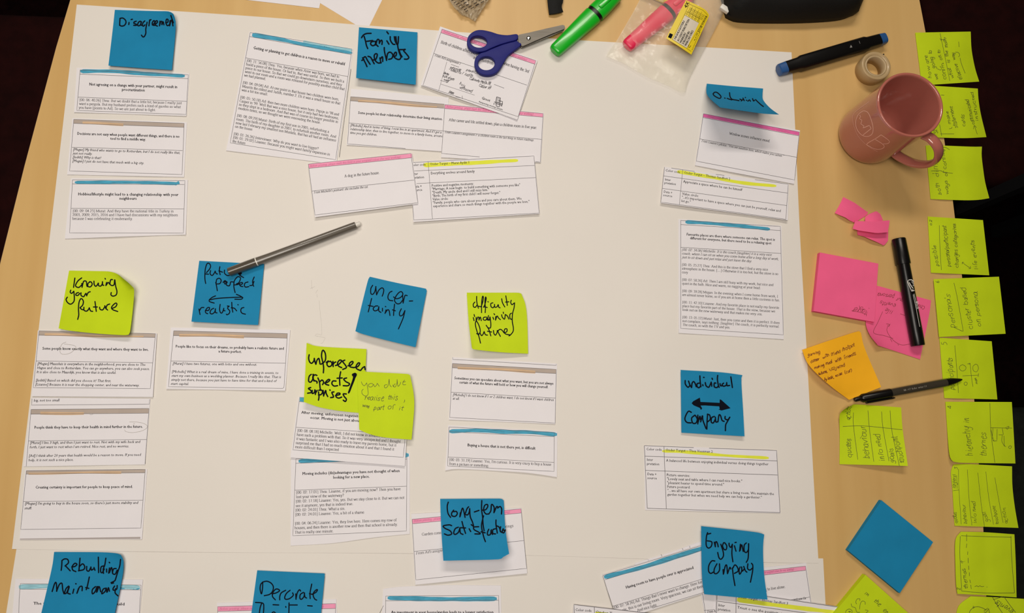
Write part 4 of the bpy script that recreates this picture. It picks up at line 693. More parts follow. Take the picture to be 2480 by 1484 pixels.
# the column of yellow-green notes hanging over the right table edge
G = 'yellow-green notes along the right table edge'
def droop(z, a=.010, d=.9, curl=0):
    def zf(u, v): return z + .0012*np.sin(np.clip(u/.5,0,1)*math.pi) - a*np.clip(u-.5,0,1)**2*4*(.4+.6*v)*0.25*d*4 + curl*(1-u)**4*(v**4)
    return zf
S,o = note('topmost yellow-green note of the right column, about communication', 'm', "372,152 1447,132", "1447,132 1465,480 1530,830 1612,1100", "500,1175 1612,1100", "372,152 500,1175", 'yellow', zf=droop(.0012), group=G)
hand(S,o,[('m',44,690,1040,650,790,'how'),('m',44,648,755,600,590,'are'),('m',44,698,568,690,490,'to'),('m',44,828,1065,795,945,'we'),('m',46,765,845,720,620,'going'),('m',44,858,560,850,480,'to'),('m',46,978,1060,915,720,'comm.'),('m',44,915,680,870,580,'on'),('m',44,1130,1035,1050,830,'what'),('m',44,1045,750,1035,670,'is'),('m',44,1020,620,1000,500,'the'),('m',44,1005,440,970,290,'most'),('m',46,1290,1055,1180,750,'effective'),('m',44,1155,685,1120,540,'way')],
 draw=[('m',"855,165 950,620 1042,1085;870,285 960,283;850,265 870,285 872,310;975,270 935,245 945,300;1215,325 1222,430;1240,640 1270,760 1340,940;800,850 860,875 880,840 850,800;1150,530 1210,540 1235,590 1210,620")])
S,o = note('yellow-green note about statement cards, second in the right column beside the mug', 'n', "560,131 1585,195", "1585,195 1600,420 1650,720 1752,1135", "660,1138 1300,1155 1752,1135", "560,131 660,1138", 'yellow', zf=droop(.0012), group=G)
hand(S,o,[('n',46,1070,885,1010,640,'make'),('n',46,1200,960,1090,540,'statement'),('n',46,1350,930,1310,690,'cards'),('n',46,1530,890,1400,400,'communicated'),('n',36,1600,830,1500,250,'instructed'),('n',40,815,1060,785,980,'S2')],
 draw=[('n',"845,890 885,1110;860,1072 1125,1072;1575,1080 1520,920;1500,980 1515,910 1560,950;1030,975 1080,960 1085,940;870,320 935,325")])
S,o = note('third yellow-green note of the right column, partly behind the mug handle', 'o', "575,95 870,98 1440,120 1665,120", "1665,120 1660,300 1690,560 1730,820 1808,1118", "670,1135 1300,1158 1600,1150 1808,1118", "575,95 670,1135", 'yellow', zf=droop(.0012), group=G)
hand(S,o,[('o',50,880,1055,830,815,'both'),('o',48,835,700,800,440,'diff.'),('o',48,1015,1055,1005,780,'ways'),('o',48,1005,700,1000,600,'of'),('o',46,985,560,925,170,'comm.'),('o',46,945,280,930,170,'city')], draw=[('o',"680,590 860,585 930,620 1100,635;890,140 960,135 1040,180;705,640 740,640")])
S,o = note('yellow-green note possible persona/participant changes, fourth in the right column', 'J', *q4("1225,297","1698,328","1752,800","1253,778"), 'yellow', zf=droop(.0012,.006), group=G)
hand(S,o,[('J',14,1265,376,1262,325,'0.2'),('J',22,1322,725,1292,545,'possible'),('J',21,1422,728,1382,375,'persona/participant'),('J',21,1490,738,1465,360,'changes categories'),('J',24,1655,755,1622,500,'life events')], draw=[('J',"1325,372 1330,560 1342,755;1520,690 1590,740;1520,705 1522,688 1535,690;1575,742 1592,740 1588,722")])
S,o = note('yellow-green note persona\'s cluster based on persona, fifth in the right column', 'J', *q4("1275,833","1835,812","1892,1300","1322,1328"), 'yellow', zf=droop(.0030,.006), group=G)
hand(S,o,[('J',18,1330,866,1326,846,'6'),('J',30,1465,1250,1410,955,"persona's"),('J',28,1615,1262,1545,900,'cluster based'),('J',28,1685,1242,1648,942,'on persona')], draw=[('J',"1450,865 1480,1000 1530,1280;1525,1280 1450,1245")])
S,o = note('sixth yellow-green note of the right column, under the ball pen tip', 'R', *q4("1660,150","2167,185","2222,748","1708,735"), 'yellow', zf=droop(.0012,.006), group=G)
hand(S,o,[('R',28,1730,222,1724,188,'5'),('R',36,1806,658,1784,345,'participants'),('R',18,2030,600,2020,540,'man')], draw=[('R',"1810,225 1828,440 1845,685;1885,410 1860,425 1855,450 1880,472 1912,460 1915,430 1885,410;2010,405 1985,430 1990,468 2020,480 2038,450 2030,415 2010,405;1885,520 2040,512;1958,400 1970,520 1985,625;1930,405 1958,398 1945,410;1915,578 1900,590 1908,610 1925,608 1930,588 1915,578;2040,495 2035,530")])
S,o = note('yellow-green note hierarchy in themes, seventh in the right column', 'R', "1718,770 2362,773", "2362,773 2380,1070 2397,1368", "1795,1350 1905,1362 2397,1368", "1718,770 1755,1260 1795,1350", 'yellow', zf=droop(.0014,.006,curl=.006), group=G)
hand(S,o,[('R',28,1782,838,1776,806,'4'),('R',42,1985,1298,1948,1010,'hierarchy'),('R',36,1950,980,1945,925,'in'),('R',42,2120,1302,2108,1070,'themes')], draw=[('R',"2150,785 2160,1060 2198,1360;2155,1022 2365,1025;2178,1025 2178,1140 2220,1150;2220,1035 2218,1140;2160,1040 2180,1130;2270,1028 2280,1090;2235,1090 2275,1090;2270,1095 2265,1150 2290,1200;2285,1100 2290,1190 2305,1205;2300,1020 2320,1035 2335,1010 2310,1015;2345,1195 2330,1210 2345,1225 2360,1205 2345,1195;2190,1135 2185,1150 2200,1150")])
S,o = note('yellow-green ruled note reading layers, eighth in the right column', 'u', "1110,95 1200,85 1500,88 2248,128", "2248,128 2255,500 2300,900 2372,1320", "1135,1278 2372,1320", "1110,95 1065,250 1095,600 1135,1278", 'yellow', zf=droop(.0012,.006), group=G)
hand(S,o,[('u',40,1195,188,1188,130,'3'),('u',50,1165,560,1155,305,'layers'),('u',44,1190,1228,1165,1020,'quotes'),('u',46,1380,1240,1340,870,'behaviour'),('u',46,1565,1235,1530,800,'info need'),('u',46,1800,1200,1730,1000,'goal'),('u',44,1990,1250,1920,895,'touchpoint'),('u',46,2170,1238,2110,930,'action')], w=.8,
 draw=[('u',"1212,180 1220,580 1265,1250;1385,190 1415,750 1470,1270;1585,250 1650,850 1715,1300;1740,230 1800,750 1890,1255;1915,345 1990,770 2075,1220;1175,300 1185,560;1105,600 1220,585;1095,290 1155,292")])
S,o = note('yellow-green note themes? with a drawn frame, ninth in the right column', 'W', "1870,697 2100,702 2387,722", "2387,722 2400,1000 2408,1333", "1835,1298 2100,1312 2408,1333", "1870,697 1825,750 1812,830 1815,1000 1822,1200 1835,1298", 'yellow', zf=droop(.0030,.006), group=G)
hand(S,o,[('v',50,1395,1020,1335,625,'themas'),('v',50,1350,520,1310,450,'?'),('v',44,1248,1042,1240,990,'2')], w=1.0,
 draw=[('v',"1240,0 1235,400 1270,1060;1270,1060 1700,1095 2290,1095;2290,1095 2240,500 2220,0;1260,-10 1600,5 2230,20;1365,-40 1365,95;1368,145 1360,225;1388,295 1385,360;1392,420 1395,520;1403,570 1408,650;1416,700 1418,770;1425,840 1440,905;1445,940 1455,1020;1520,975 1560,960 1590,975 1620,960 1660,975 1700,968;1750,980 1765,984")])
S,o = note('lowest yellow-green note of the right column, cut off by the bottom edge', 'v', "1440,1160 1900,1178 2470,1210", "2470,1210 2500,1600 2560,2350", "1180,2300 2560,2350", "1440,1160 1250,1300 1185,1410 1165,1600 1180,2300", 'yellow', zf=droop(.0012,.004), group=G)
hand(S,o,[('v',70,2290,1440,1960,1235,'events')], w=1.1, draw=[('v',"1410,1500 1440,1430 1500,1380 1580,1362 1680,1390 1745,1430;1490,1350 1510,1370 1495,1390 1485,1365;1700,1440 1760,1400 1775,1390;1700,1460 1740,1470 1790,1400;1790,1400 1810,1500;1860,1170 1960,1340 2060,1490;2080,1160 2200,1330 2310,1470;1880,1225 2070,1165;1905,1290 1985,1285")])

# loose notes between the big sheet and the column
S,o = note('yellow-green ruled note quotes behaviour info need, on the table below the ball pen', 'R', "760,830 815,805 870,797 1290,825", "1290,825 1305,1040 1355,1392", "693,1375 1355,1392", "760,830 710,870 693,915 695,1100 693,1375", 'yellow', zf=lambda u,v: .0010+.012*u*v**1.5+.012*(1-u)**4*(1-v)**4)
hand(S,o,[('R',34,815,1308,800,1130,'quotes'),('R',34,795,952,805,820,'action'),('R',40,985,1322,942,1008,'behaviour'),('R',36,1130,1348,1080,1078,'info need'),('R',32,1225,1362,1212,1222,'goals'),('R',34,1325,1362,1250,1102,'touchpoint')], w=1.0,
 draw=[('R',"828,875 828,1000 870,1330;968,855 985,1050 1025,1350;1100,865 1115,1030 1172,1345;1183,855 1200,1050 1273,1392;725,1010 900,1003 1120,1022 1300,1042")])
S,o = note('pink sticky note with a drawn curve, upside down under the black marker', 'J', "790,888 1255,1015", "1255,1015 1235,1150 1160,1519", "800,1400 1160,1519", "790,888 720,1130 695,1210 730,1310 800,1400", 'pink', zf=lambda u,v: .0010+.009*(1-u)**5*np.clip(v,0,1)**2)
hand(S,o,[('J',24,945,968,802,950,'persona'),('J',22,1045,1008,960,992,'your'),('J',26,1205,1062,1090,1040,'change'),('J',24,960,1045,820,1020,'events'),('J',24,935,1105,868,1080,'life')], m='penred', w=.8,
 draw=[('J',"840,1110 800,1200 762,1290 850,1315 930,1340;885,1225 878,1280 930,1355 1000,1395 1075,1388;870,1215 895,1220 890,1240 905,1215;990,1130 1040,1145 1030,1130;905,1340 920,1370;970,1390 975,1400")])
S,o = note('orange sticky note with brown handwriting about gaming and dinner, edge lifted', 'R', "330,268 600,175 865,90 900,100", "900,100 940,260 1097,628", "785,752 900,705 1097,628", "330,268 385,400 500,525 640,645 785,752", 'orange', zf=lambda u,v: .0010+.010*np.sin(np.clip(v*1.05,0,1)*math.pi)*(1-u)**2+.004*(1-v)**3+.003*v**3)
hand(S,o,[('p',40,130,580,372,520,'gaming'),('p',40,190,712,355,652,'dinner'),('p',40,415,635,550,575,'with'),('p',42,580,580,770,510,'friend'),('p',44,800,490,1045,385,'/hotpot'),('p',38,255,828,455,768,'making'),('p',40,480,752,612,705,'meal'),('p',40,658,700,790,655,'with'),('p',42,835,640,1070,545,'friends'),('p',36,340,948,515,890,'autumn,'),('p',40,700,828,858,768,'wind'),('p',36,450,1050,500,1045,'by'),('p',38,515,1035,645,1005,'leak,'),('p',40,665,985,800,935,'noise'),('p',40,845,925,992,868,'(car)')], m='penred', w=1.15,
 draw=[('p',"545,820 560,850 575,860;590,810 585,865;590,805 650,790 650,840 675,850;605,820 635,845;635,815 605,850;680,790 685,840 670,860")])

# ------------------------------------------------------------------ note pads (blocks)
def pad(label, c, quad, m, th, name='note_pad', n=4, grp=None):
    P = C2(c, pp(quad)); t = U(P, th); bt = t.copy(); bt[:,2] = ZT+.0003
    o = empty(name, tuple(bt.mean(0))); tag(o, label, 'note pad')
    # the block of leaves, edges slightly uneven, and the loose top leaf
    L = 9; V = []; F = []
    for i in range(L+1):
        z = ZT+.0003+(th-.0006)*i/L; j = rng.uniform(-.00012,.00012,(4,2)); V += [(x+a, y+b_, z) for (x,y,_),(a,b_) in zip(t, j)]
    for i in range(L):
        for k_ in range(4): F.append((i*4+k_, i*4+(k_+1)%4, i*4+4+(k_+1)%4, i*4+4+k_))
    F += [(3,2,1,0), (L*4, L*4+1, L*4+2, L*4+3)]
    mk('leaf_block', V, F, MT[m], parent=o, recalc=True)
    S = Sheet(P[[0,1]], P[[1,2]], P[[3,2]], P[[0,3]], lambda u, v: th+.0004*(v*u)**2); S.mesh('top_leaf', MT[m], 10, 10, parent=o)
    return S, o
S,o = pad('pink sticky note pad left of the black marker', 'J', "303,605 803,700 768,1200 250,1105", 'pink', .007)
hand(S,o,[('J',30,712,1098,590,1070,'layer')], m='penred', w=.8, draw=[('J',"705,1110 700,1150;640,1060 650,1085 680,1090;575,1105 640,1115 700,1135;720,1080 726,1084")])
pad('blue sticky note pad lying as a diamond at the lower right', 'W', "1100,393 1600,798 1277,1292 775,878", 'blue', .0065)
S,o = pad('yellow-green sticky note pad cut off by the bottom edge, beside the blue pad', 'px', "2096,1391.5 2212,1495 2114,1614 1997,1512", 'yellow', .007)
hand(S,o,[('r',44,815,455,905,510,'in'),('r',50,1000,600,1120,700,'the'),('r',50,1175,790,1310,900,'end')], w=1.0, draw=[('r',"680,660 660,620 690,560 740,560 740,600;735,760 750,650 790,600 840,620 845,670;570,650 590,710 650,730 680,810 740,820;460,830 480,780 540,755 590,790 580,850;520,800 560,800 540,815 520,800;840,770 900,790 860,830")])
# ------------------------------------------------------------------ lofted long things: pens, markers
def loft(name, A, B, secs, m, parent=None, N=20, flat=False, roll=0.0, origin=None):
    """secs: (t metres from A, half width, half height, exponent[, dz]) ; axis A->B"""
    A, B = np.array(A, float), np.array(B, float); d = B-A; d /= np.linalg.norm(d)
    s = np.cross(d, (0,0,1)); s /= np.linalg.norm(s); up = np.cross(s, d)
    V = []; F = []
    for q in secs:
        t, hw, hh, ex = q[:4]; dz = q[4] if len(q) > 4 else 0; c = A+d*t+up*dz
        for i in range(N):
            a = 2*math.pi*i/N; ca, sa = math.cos(a), math.sin(a)
            x = math.copysign(abs(ca)**(2/ex), ca)*hw; y = math.copysign(abs(sa)**(2/ex), sa)*hh
            xr = x*math.cos(roll)-y*math.sin(roll); yr = x*math.sin(roll)+y*math.cos(roll)
            V.append(c+s*xr+up*yr)
    n = len(secs)
    for j in range(n-1):
        for i in range(N): F.append((j*N+i, j*N+(i+1)%N, (j+1)*N+(i+1)%N, (j+1)*N+i))
    F += [tuple(range(N-1,-1,-1)), tuple((n-1)*N+i for i in range(N))]
    o = mk(name, V, F, m, parent=parent, recalc=True, smooth=True)
    for p in o.data.polygons[-2:]: p.use_smooth = False
    try: o.data.set_sharp_from_angle(angle=math.radians(38))
    except Exception: pass
    return o
def axis(c, x0, y0, x1, y1, za, zb=None):
    zb = za if zb is None else zb; P = C2(c, [(x0,y0),(x1,y1)]); a = U(P[:1], za)[0]; b = U(P[1:], zb)[0]
    return a, b, float(np.linalg.norm(b-a))
def on_axis_text(name, A, B, off_t, size, s, m, parent, side=0.0, h=0.0, hand=False, st='b', flip=False, dz=0.0):
    """lettering on top of a lofted thing, along its axis (A->B)"""
    A, B = np.array(A), np.array(B); d = B-A; L = np.linalg.norm(d); d /= L; up = np.cross(np.cross(d,(0,0,1)), d); up /= np.linalg.norm(up); s_ = np.cross(up, d)
    k = Ink(); x = 0; items = []
    for ch in s:
        a = SANS.get((st, ch)) or SANS[st, '-']; items.append((x, a)); x += a[0]
    for x_, (adv, v, f) in items:
        if len(v): k.add(np.stack([(v[:,0]+x_)*size/XH*.9, v[:,1]*size/XH], 1), f)
    P = np.vstack(k.V)
    if flip: P = np.stack([-P[:,0], -P[:,1]], 1)
    V = A + d*(off_t+P[:,0])[:,None] + s_*(side+P[:,1])[:,None] + up*h
    return mk(name, V, k.F, m, parent=parent)

# grey fineliner on the sheet
a, b, L = axis('px', 553, 659, 873, 541, .0095, .0058)
gm = mat('dark_grey_pen_plastic', (.085,.070,.052), .28, coat=.4); gm2 = mat('grey_pen_barrel', (.115,.098,.078), .3, coat=.3)
t = empty('fineliner_pen', tuple(a*.5+b*.5-np.array([0,0,.006]))); tag(t, 'grey fineliner pen with white end plug lying across the future perfect note', 'pen')
ku = L/343.0
loft('cap', a, b, [(0,.0040,.0040,2.2),(.0008,.0049,.0049,2.4),(.034,.0051,.0051,2.4)], gm, t, roll=.5, N=16)
loft('ring', a, b, [(.034,.0051,.0051,2.2),(.0352,.0051,.0051,2.2)], MT['white'], t)
loft('barrel', a, b, [(.0352,.0050,.0050,2.3),(.05,.0047,.0047,2.3),(L-.0068,.0043,.0043,2.3),(L-.0060,.0040,.0040,2.3)], gm2, t)
loft('end_plug', a, b, [(L-.0062,.0028,.0028,2),(L-.0008,.0028,.0028,2),(L,.0022,.0022,2)], MT['white'], t)

# black permanent marker
a, b, L = axis('J', 976, 488, 1143, 1402, .0085)
t = empty('permanent_marker', tuple(a*.5+b*.5-np.array([0,0,.0085]))); tag(t, 'thick black permanent marker lying on the pink note', 'marker')
bl = mat('glossy_black_plastic', (.004,.0035,.0035), .3, spec=.35)
loft('cap', a, b, [(0,.0078,.0078,2),(.001,.0084,.0084,2),(.030,.0089,.0089,2),(.0335,.0089,.0089,2)], bl, t, N=28)
loft('barrel', a, b, [(.0335,.0080,.0080,2),(.034,.0076,.0078,2),(.12,.0082,.0082,2),(L-.001,.0080,.0080,2),(L,.0076,.0076,2)], bl, t, N=28)
for s, off, sz in (("Black", .083, .0023), ("pro", .0575, .0022)):
    on_axis_text('printed_text', a, b, off, sz, s, MT['white'], t, side=.0018, h=.0083)
k = Ink(); k.strokes("1060,840 1052,858 1075,905 1088,935 1110,930;1060,840 1085,838 1105,850;1065,860 1090,900 1100,912;1085,925 1100,925", 'J', 7, smooth=False); k.strokes("1100,965 1125,1075 1157,1240;1108,958 1130,1040", 'J', 3.5, cap=False, smooth=False)
class Flat:
    def __init__(s, z): s.z = z
    def at(s, p, off=0): return U(p, s.z+off)
k.build('printed_emblem', Flat(.0172), MT['white'], 0, t)

# black ball pen
a, b, L = axis('R', 838, 750, 1880, 555, .0055)
t = empty('ball_pen', tuple(a*.5+b*.5-np.array([0,0,.0055]))); tag(t, 'black retractable ball pen pointing at the right column of notes', 'pen')
smoke = mat('smoky_translucent_plastic', (.045,.037,.026), .25, coat=.4)
loft('push_button', a, b, [(0,.0022,.0022,2),(.0008,.0027,.0027,2),(.009,.0027,.0027,2)], bl, t)
loft('upper_barrel', a, b, [(.0085,.0040,.0040,2),(.0105,.0053,.0053,2),(.0475,.0055,.0055,2)], bl, t, N=24)
loft('lower_barrel', a, b, [(.0475,.0050,.0050,2.4),(.115,.0052,.0052,2.4),(L-.022,.0050,.0050,2.2)], smoke, t, N=24)
loft('nose_cone', a, b, [(L-.022,.0050,.0050,2.2),(L-.012,.0040,.0040,2),(L-.003,.0018,.0018,2),(L,.0008,.0008,2)], bl, t, N=24)
d = (b-a)/np.linalg.norm(b-a); sd = np.cross(d, (0,0,1)); ca = a+sd*.0062+d*.004; cb = b+sd*.0078
loft('clip', ca, ca+(cb-ca), [(.010,.0012,.0022,3),(.044,.0011,.0020,3),(.0475,.0006,.0012,3)], bl, t, N=12)
on_axis_text('printed_text', a, b, .062, .0014, "RB - 0.7  Roller  writer 1.0", mat('silver_print', (.35,.32,.27), .5), t, side=-.0006, h=.0053, st='r')

# twin-tip marker
a, b, L = axis('E', 118, 624, 1028, 354, .0085)
t = empty('twin_marker', tuple(a*.5+b*.5-np.array([0,0,.0085]))); tag(t, 'black twin-tip marker with blue end caps above the tape roll', 'marker')
bc = mat('blue_cap_plastic', (.018,.085,.26), .4)
loft('end_cap', a, b, [(-.004,.0058,.0058,3),(-.003,.0075,.0070,3),(.006,.0080,.0075,3.5)], bc, t, N=24)
loft('body', a, b, [(.006,.0080,.0076,3.5),(.024,.0084,.0080,3.5),(.028,.0098,.0084,4),(L-.028,.0098,.0084,4),(L-.024,.0084,.0080,3.5),(L-.006,.0078,.0075,3.5)], bl, t, N=24)
loft('end_cap', a, b, [(L-.006,.0078,.0075,3.5),(L+.003,.0072,.0070,3),(L+.004,.0055,.0055,3)], bc, t, N=24)
k = Ink(); k.add(C2('E', [(745,402),(758,425),(735,428)]), [(0,1,2)]); k.strokes("818,368 828,392", 'E', 3, cap=False); k.build('printed_mark', Flat(.0171), mat('grey_print', (.25,.24,.23), .5), 0, t)

# highlighters
def highlighter(label, c, x0, y0, x1, y1, z, m, name='highlighter_pen'):
    a, b, L = axis(c, x0, y0, x1, y1, z)
    t = empty(name, tuple(a*.5+b*.5-np.array([0,0,z]))); tag(t, label, 'highlighter')
    loft('barrel', a, b, [(0,.0062,.0042,2.8),(.0012,.0080,.0054,3),(.004,.0088,.0062,3),(.030,.0102,.0072,2.7),(.060,.0120,.0080,2.6),(.0735,.0125,.0081,2.6)], m, t, N=32)
    loft('collar', a, b, [(.0735,.0117,.0075,2.6),(.0790,.0117,.0075,2.6)], bl, t, N=32)
    loft('cap', a, b, [(.0790,.0125,.0081,2.6),(.092,.0125,.0082,2.6),(.118,.0105,.0075,2.6),(.121,.0085,.0060,2.6)], m, t, N=32)
    loft('clip', a+np.array([0,0,.0088]), b+np.array([0,0,.0088]), [(.0845,.0020,.0007,3),(.086,.0034,.0010,3),(.112,.0034,.0010,3),(.114,.002,.0008,3)], m, t, N=14)
    return t
grn = mat('green_highlighter_plastic', (.008,.46,.018), .28, coat=.2, var=.04)
pnk = mat('pink_highlighter_plastic', (.80,.018,.085), .4, coat=.05)
yel = mat('yellow_highlighter_plastic', (.85,.75,.05), .25, coat=.3)
highlighter('bright green highlighter pen touching the scissor tips at the top', 'C', 1268, 467, 1790, -20, .0082, grn)
highlighter('pink highlighter pen inside the clear plastic bag', 'D', 805, 420, 1330, -20, .0084, pnk)
highlighter('yellow highlighter pen inside the plastic bag, mostly beyond the top edge', 'D', 1240, 10, 700, -260, .0084, yel)

# ------------------------------------------------------------------ scissors
def plate(name, pts_c, c, z0, z1, m, parent, hole=None, bevel=0, seg=3, smoothpts=True):
    P = C2(c, pp(pts_c)); 
    if smoothpts:
        Q = np.vstack([P, P[:1]]); Q = np.vstack([P[-1:], Q, P[1:2]]); out = []
        for i in range(1, len(Q)-2):
            p0,p1,p2,p3 = Q[i-1],Q[i],Q[i+1],Q[i+2]
            for t_ in (0,.25,.5,.75): out.append(.5*((2*p1)+(-p0+p2)*t_+(2*p0-5*p1+4*p2-p3)*t_*t_+(-p0+3*p1-3*p2+p3)*t_**3))
        P = np.array(out)
    zm = (z0+z1)/2; W_ = U(P, zm); bm = bmesh.new(); es = []
    def loop(W3):
        vs = [bm.verts.new((x, y, ZT+z0)) for x, y, _ in W3]; return [bm.edges.new((vs[i], vs[(i+1)%len(vs)])) for i in range(len(vs))]
    es = loop(W_)
    if hole is not None:
        cx, cy, rx, ry, rot = hole; A_ = np.arange(28)*2*math.pi/28; x = rx*np.cos(A_); y = ry*np.sin(A_)
        H = C2(c, np.stack([cx+x*math.cos(rot)-y*math.sin(rot), cy+x*math.sin(rot)+y*math.cos(rot)], 1)); es += loop(U(H, zm))
    r = bmesh.ops.triangle_fill(bm, use_beauty=True, edges=es); fs = [g for g in r['geom'] if isinstance(g, bmesh.types.BMFace)]
    e = bmesh.ops.extrude_face_region(bm, geom=fs); vs = [g for g in e['geom'] if isinstance(g, bmesh.types.BMVert)]
    bmesh.ops.translate(bm, verts=vs, vec=(0,0,z1-z0)); bmesh.ops.recalc_face_normals(bm, faces=bm.faces)
    V = np.array([v.co[:] for v in bm.verts]); bm.verts.index_update(); F = [[v.index for v in f.verts] for f in bm.faces]; bm.free()
    o = mk(name, V, F, m, parent=parent)
    if bevel:
        md = o.modifiers.new('bevel', 'BEVEL'); md.width = bevel; md.segments = seg; md.limit_method = 'ANGLE'; md.angle_limit = math.radians(50)
        for p in o.data.polygons: p.use_smooth = True
    return o
bp = mat('blue_scissor_plastic', (.006,.008,.16), .5, spec=.22)
p0 = U1(*C2('C', [(860,400)])[0], .004); t = empty('scissors', (p0.x, p0.y, ZT+.0035)); tag(t, 'scissors with dark blue plastic handles and steel blades, half open on the papers', 'scissors')
plate('blade', "940,322 960,312 1040,296 1200,258 1345,226 1363,232 1366,250 1355,264 1250,305 1100,368 985,418 955,400", 'C', .0078, .0092, MT['steel'], t, smoothpts=False)
plate('blade', "940,330 1000,330 1180,300 1362,262 1352,278 1250,322 1120,375 975,432 950,400", 'C', .0060, .0074, MT['steel'], t, smoothpts=False)
plate('handle', "935,318 850,326 770,318 700,296 620,280 560,287 507,324 486,375 495,428 532,462 590,477 650,468 700,445 780,412 860,388 935,365", 'C', .0058, .0125, bp, t, hole=(590,385,76,53,.12), bevel=.0026)
plate('handle', "900,352 945,388 972,412 900,470 850,512 815,570 772,640 722,675 660,684 600,667 562,622 552,570 570,520 612,486 690,455 790,415", 'C', .0040, .0105, bp, t, hole=(660,578,76,62,-.05), bevel=.0026)
pv = U1(*C2('C', [(1040,342)])[0], .0095)
def disc(name, c, r, h, m, parent, n=24, dome=0.3):
    V = []; F = []
    for rr, zz in ((r,0),(r,h*.5),(r*.75,h*.9),(r*.35,h)):
        V += [(c[0]+rr*math.cos(2*math.pi*i/n), c[1]+rr*math.sin(2*math.pi*i/n), c[2]+zz) for i in range(n)]
    for j in range(3):
        for i in range(n): F.append((j*n+i, j*n+(i+1)%n, (j+1)*n+(i+1)%n, (j+1)*n+i))
    F += [tuple(range(n-1,-1,-1)), tuple(3*n+i for i in range(n))]
    return mk(name, V, F, m, parent=parent, smooth=True, recalc=True)
disc('pivot_screw', (pv.x, pv.y, ZT+.0090), .0028, .0016, MT['chrome'], t)

# ------------------------------------------------------------------ tape roll
def lathe(name, c, prof, m, parent=None, N=64, closed=False):
    V = []; F = []
    for r, z in prof: V += [(c[0]+r*math.cos(2*math.pi*i/N), c[1]+r*math.sin(2*math.pi*i/N), c[2]+z) for i in range(N)]
    n = len(prof)
    for j in range(n if closed else n-1):
        k_ = (j+1)%n
        for i in range(N): F.append((j*N+i, j*N+(i+1)%N, k_*N+(i+1)%N, k_*N+i))
    return mk(name, V, F, m, parent=parent, smooth=True, recalc=True)
tc_ = U1(*C2('E', [(905,648)])[0], 0); tapem = mat('frosted_tape', (.50,.36,.19), .35, spec=.5, sss=.4, coat=.2, var=.05)
corem = mat('frosted_plastic_core', (.50,.37,.21), .4, sss=.3)
t = empty('tape_roll', (tc_.x, tc_.y, ZT)); tag(t, 'roll of frosted sticky tape standing flat beside the pink mug', 'tape roll')
lathe('tape', (tc_.x, tc_.y, ZT), [(.0146,.0015),(.0146,.0175),(.0150,.0186),(.0188,.0190),(.0195,.0185),(.0195,.0008),(.0180,.0002),(.0150,.0005)], tapem, t, closed=True)
lathe('core', (tc_.x, tc_.y, ZT), [(.0122,.0002),(.0122,.0176),(.0132,.0182),(.0145,.0182),(.0145,.0002)], corem, t, closed=True)
kx = U1(*C2('E', [(1040,487)])[0], .0192); disc('ink_speck', (kx.x, kx.y, ZT+.0190), .0009, .0002, MT['marker'], t)

# ------------------------------------------------------------------ mug
mc = U1(2095, 332, 0); RM = .0400; HM = .1020
glaze = mat('pink_terracotta_glaze', (.47,.145,.11), .16, coat=.6, spec=.5, var=.02, vscale=30)
t = empty('mug', (mc.x, mc.y, ZT)); tag(t, 'glossy pink terracotta mug with an engraved doodle, seen from above', 'mug')
prof = [(0,.004),(.024,.0035),(.027,.0004),(.0320,.0004),(.0358,.0022),(.0386,.0060),(.0398,.0110),(RM,.020),(RM,.060),(RM+.0002,HM-.004),(RM+.0006,HM-.0012),(RM,HM-.0001),(RM-.0012,HM+.0002),(RM-.0026,HM-.0006),(RM-.0034,HM-.003),(RM-.0037,.030),(RM-.0042,.016),(RM-.008,.0090),(RM-.016,.0072),(0.0001,.0070)]
lathe('body', (mc.x, mc.y, ZT), prof, glaze, t, N=96)
az = math.radians(-50); hd = np.array([math.cos(az), math.sin(az), 0]); hs = np.array([-math.sin(az), math.cos(az), 0])
path = smooth_line(np.array([(RM-.0015,.084),(RM+.008,.089),(RM+.022,.0865),(RM+.0325,.073),(RM+.0325,.055),(RM+.023,.037),(RM+.008,.026),(RM-.0015,.0225)]), 56)
V = []; F = []; N_ = 18; tg = np.gradient(path, axis=0); tg /= np.hypot(*tg.T)[:,None]
for (r, z), (dr, dz) in zip(path, tg):
    nn = np.array([dz, -dr]); base = np.array([mc.x, mc.y, ZT])+hd*r+np.array([0,0,z])
    e1 = hd*nn[0]+np.array([0,0,nn[1]])
    for i in range(N_):
        a_ = 2*math.pi*i/N_; V.append(base+e1*(.0040*math.cos(a_))+hs*(.0068*math.sin(a_)))
for j in range(len(path)-1):
    for i in range(N_): F.append((j*N_+i, j*N_+(i+1)%N_, (j+1)*N_+(i+1)%N_, (j+1)*N_+i))
mk('handle', V, F, glaze, parent=t, smooth=True, recalc=True)
class Cyl:
    def at(s, p, off=0):
        d = ray(p); o_ = CC[:2]-np.array([mc.x, mc.y]); R_ = RM+off
        A_ = (d[:,:2]**2).sum(1); B_ = 2*(d[:,:2]@o_); C_ = (o_@o_)-R_*R_; D_ = np.maximum(B_*B_-4*A_*C_, 0)
        t_ = (-B_-np.sqrt(D_))/(2*A_); return CC+d*t_[:,None]
k = Ink()
k.strokes("575,245 700,150 840,50", 's', 8, cap=False)
k.strokes("720,230 640,290 590,390 580,500 620,610 700,695 790,722 870,700 910,640 915,540 880,400 830,280 780,235 720,230;1070,690 980,755 800,865 860,920 960,965 1060,968 1120,940 1130,910 1100,870 1050,835 960,780;1070,690 1150,745 1220,800 1232,835 1190,862 1110,866", 's', 11, cap=False)
k.strokes("655,305 675,330 655,380 700,410 680,480 740,520 720,560 845,508 880,570 720,695", 's', 11, cap=False, smooth=False)
k.strokes("560,260 525,330 530,450 560,560 620,700 720,820 850,930 1000,1015", 's', 5, cap=False)
k.build('engraved_drawing', Cyl(), mat('worn_glaze_line', (.92,.50,.40), .4), .0002, t)

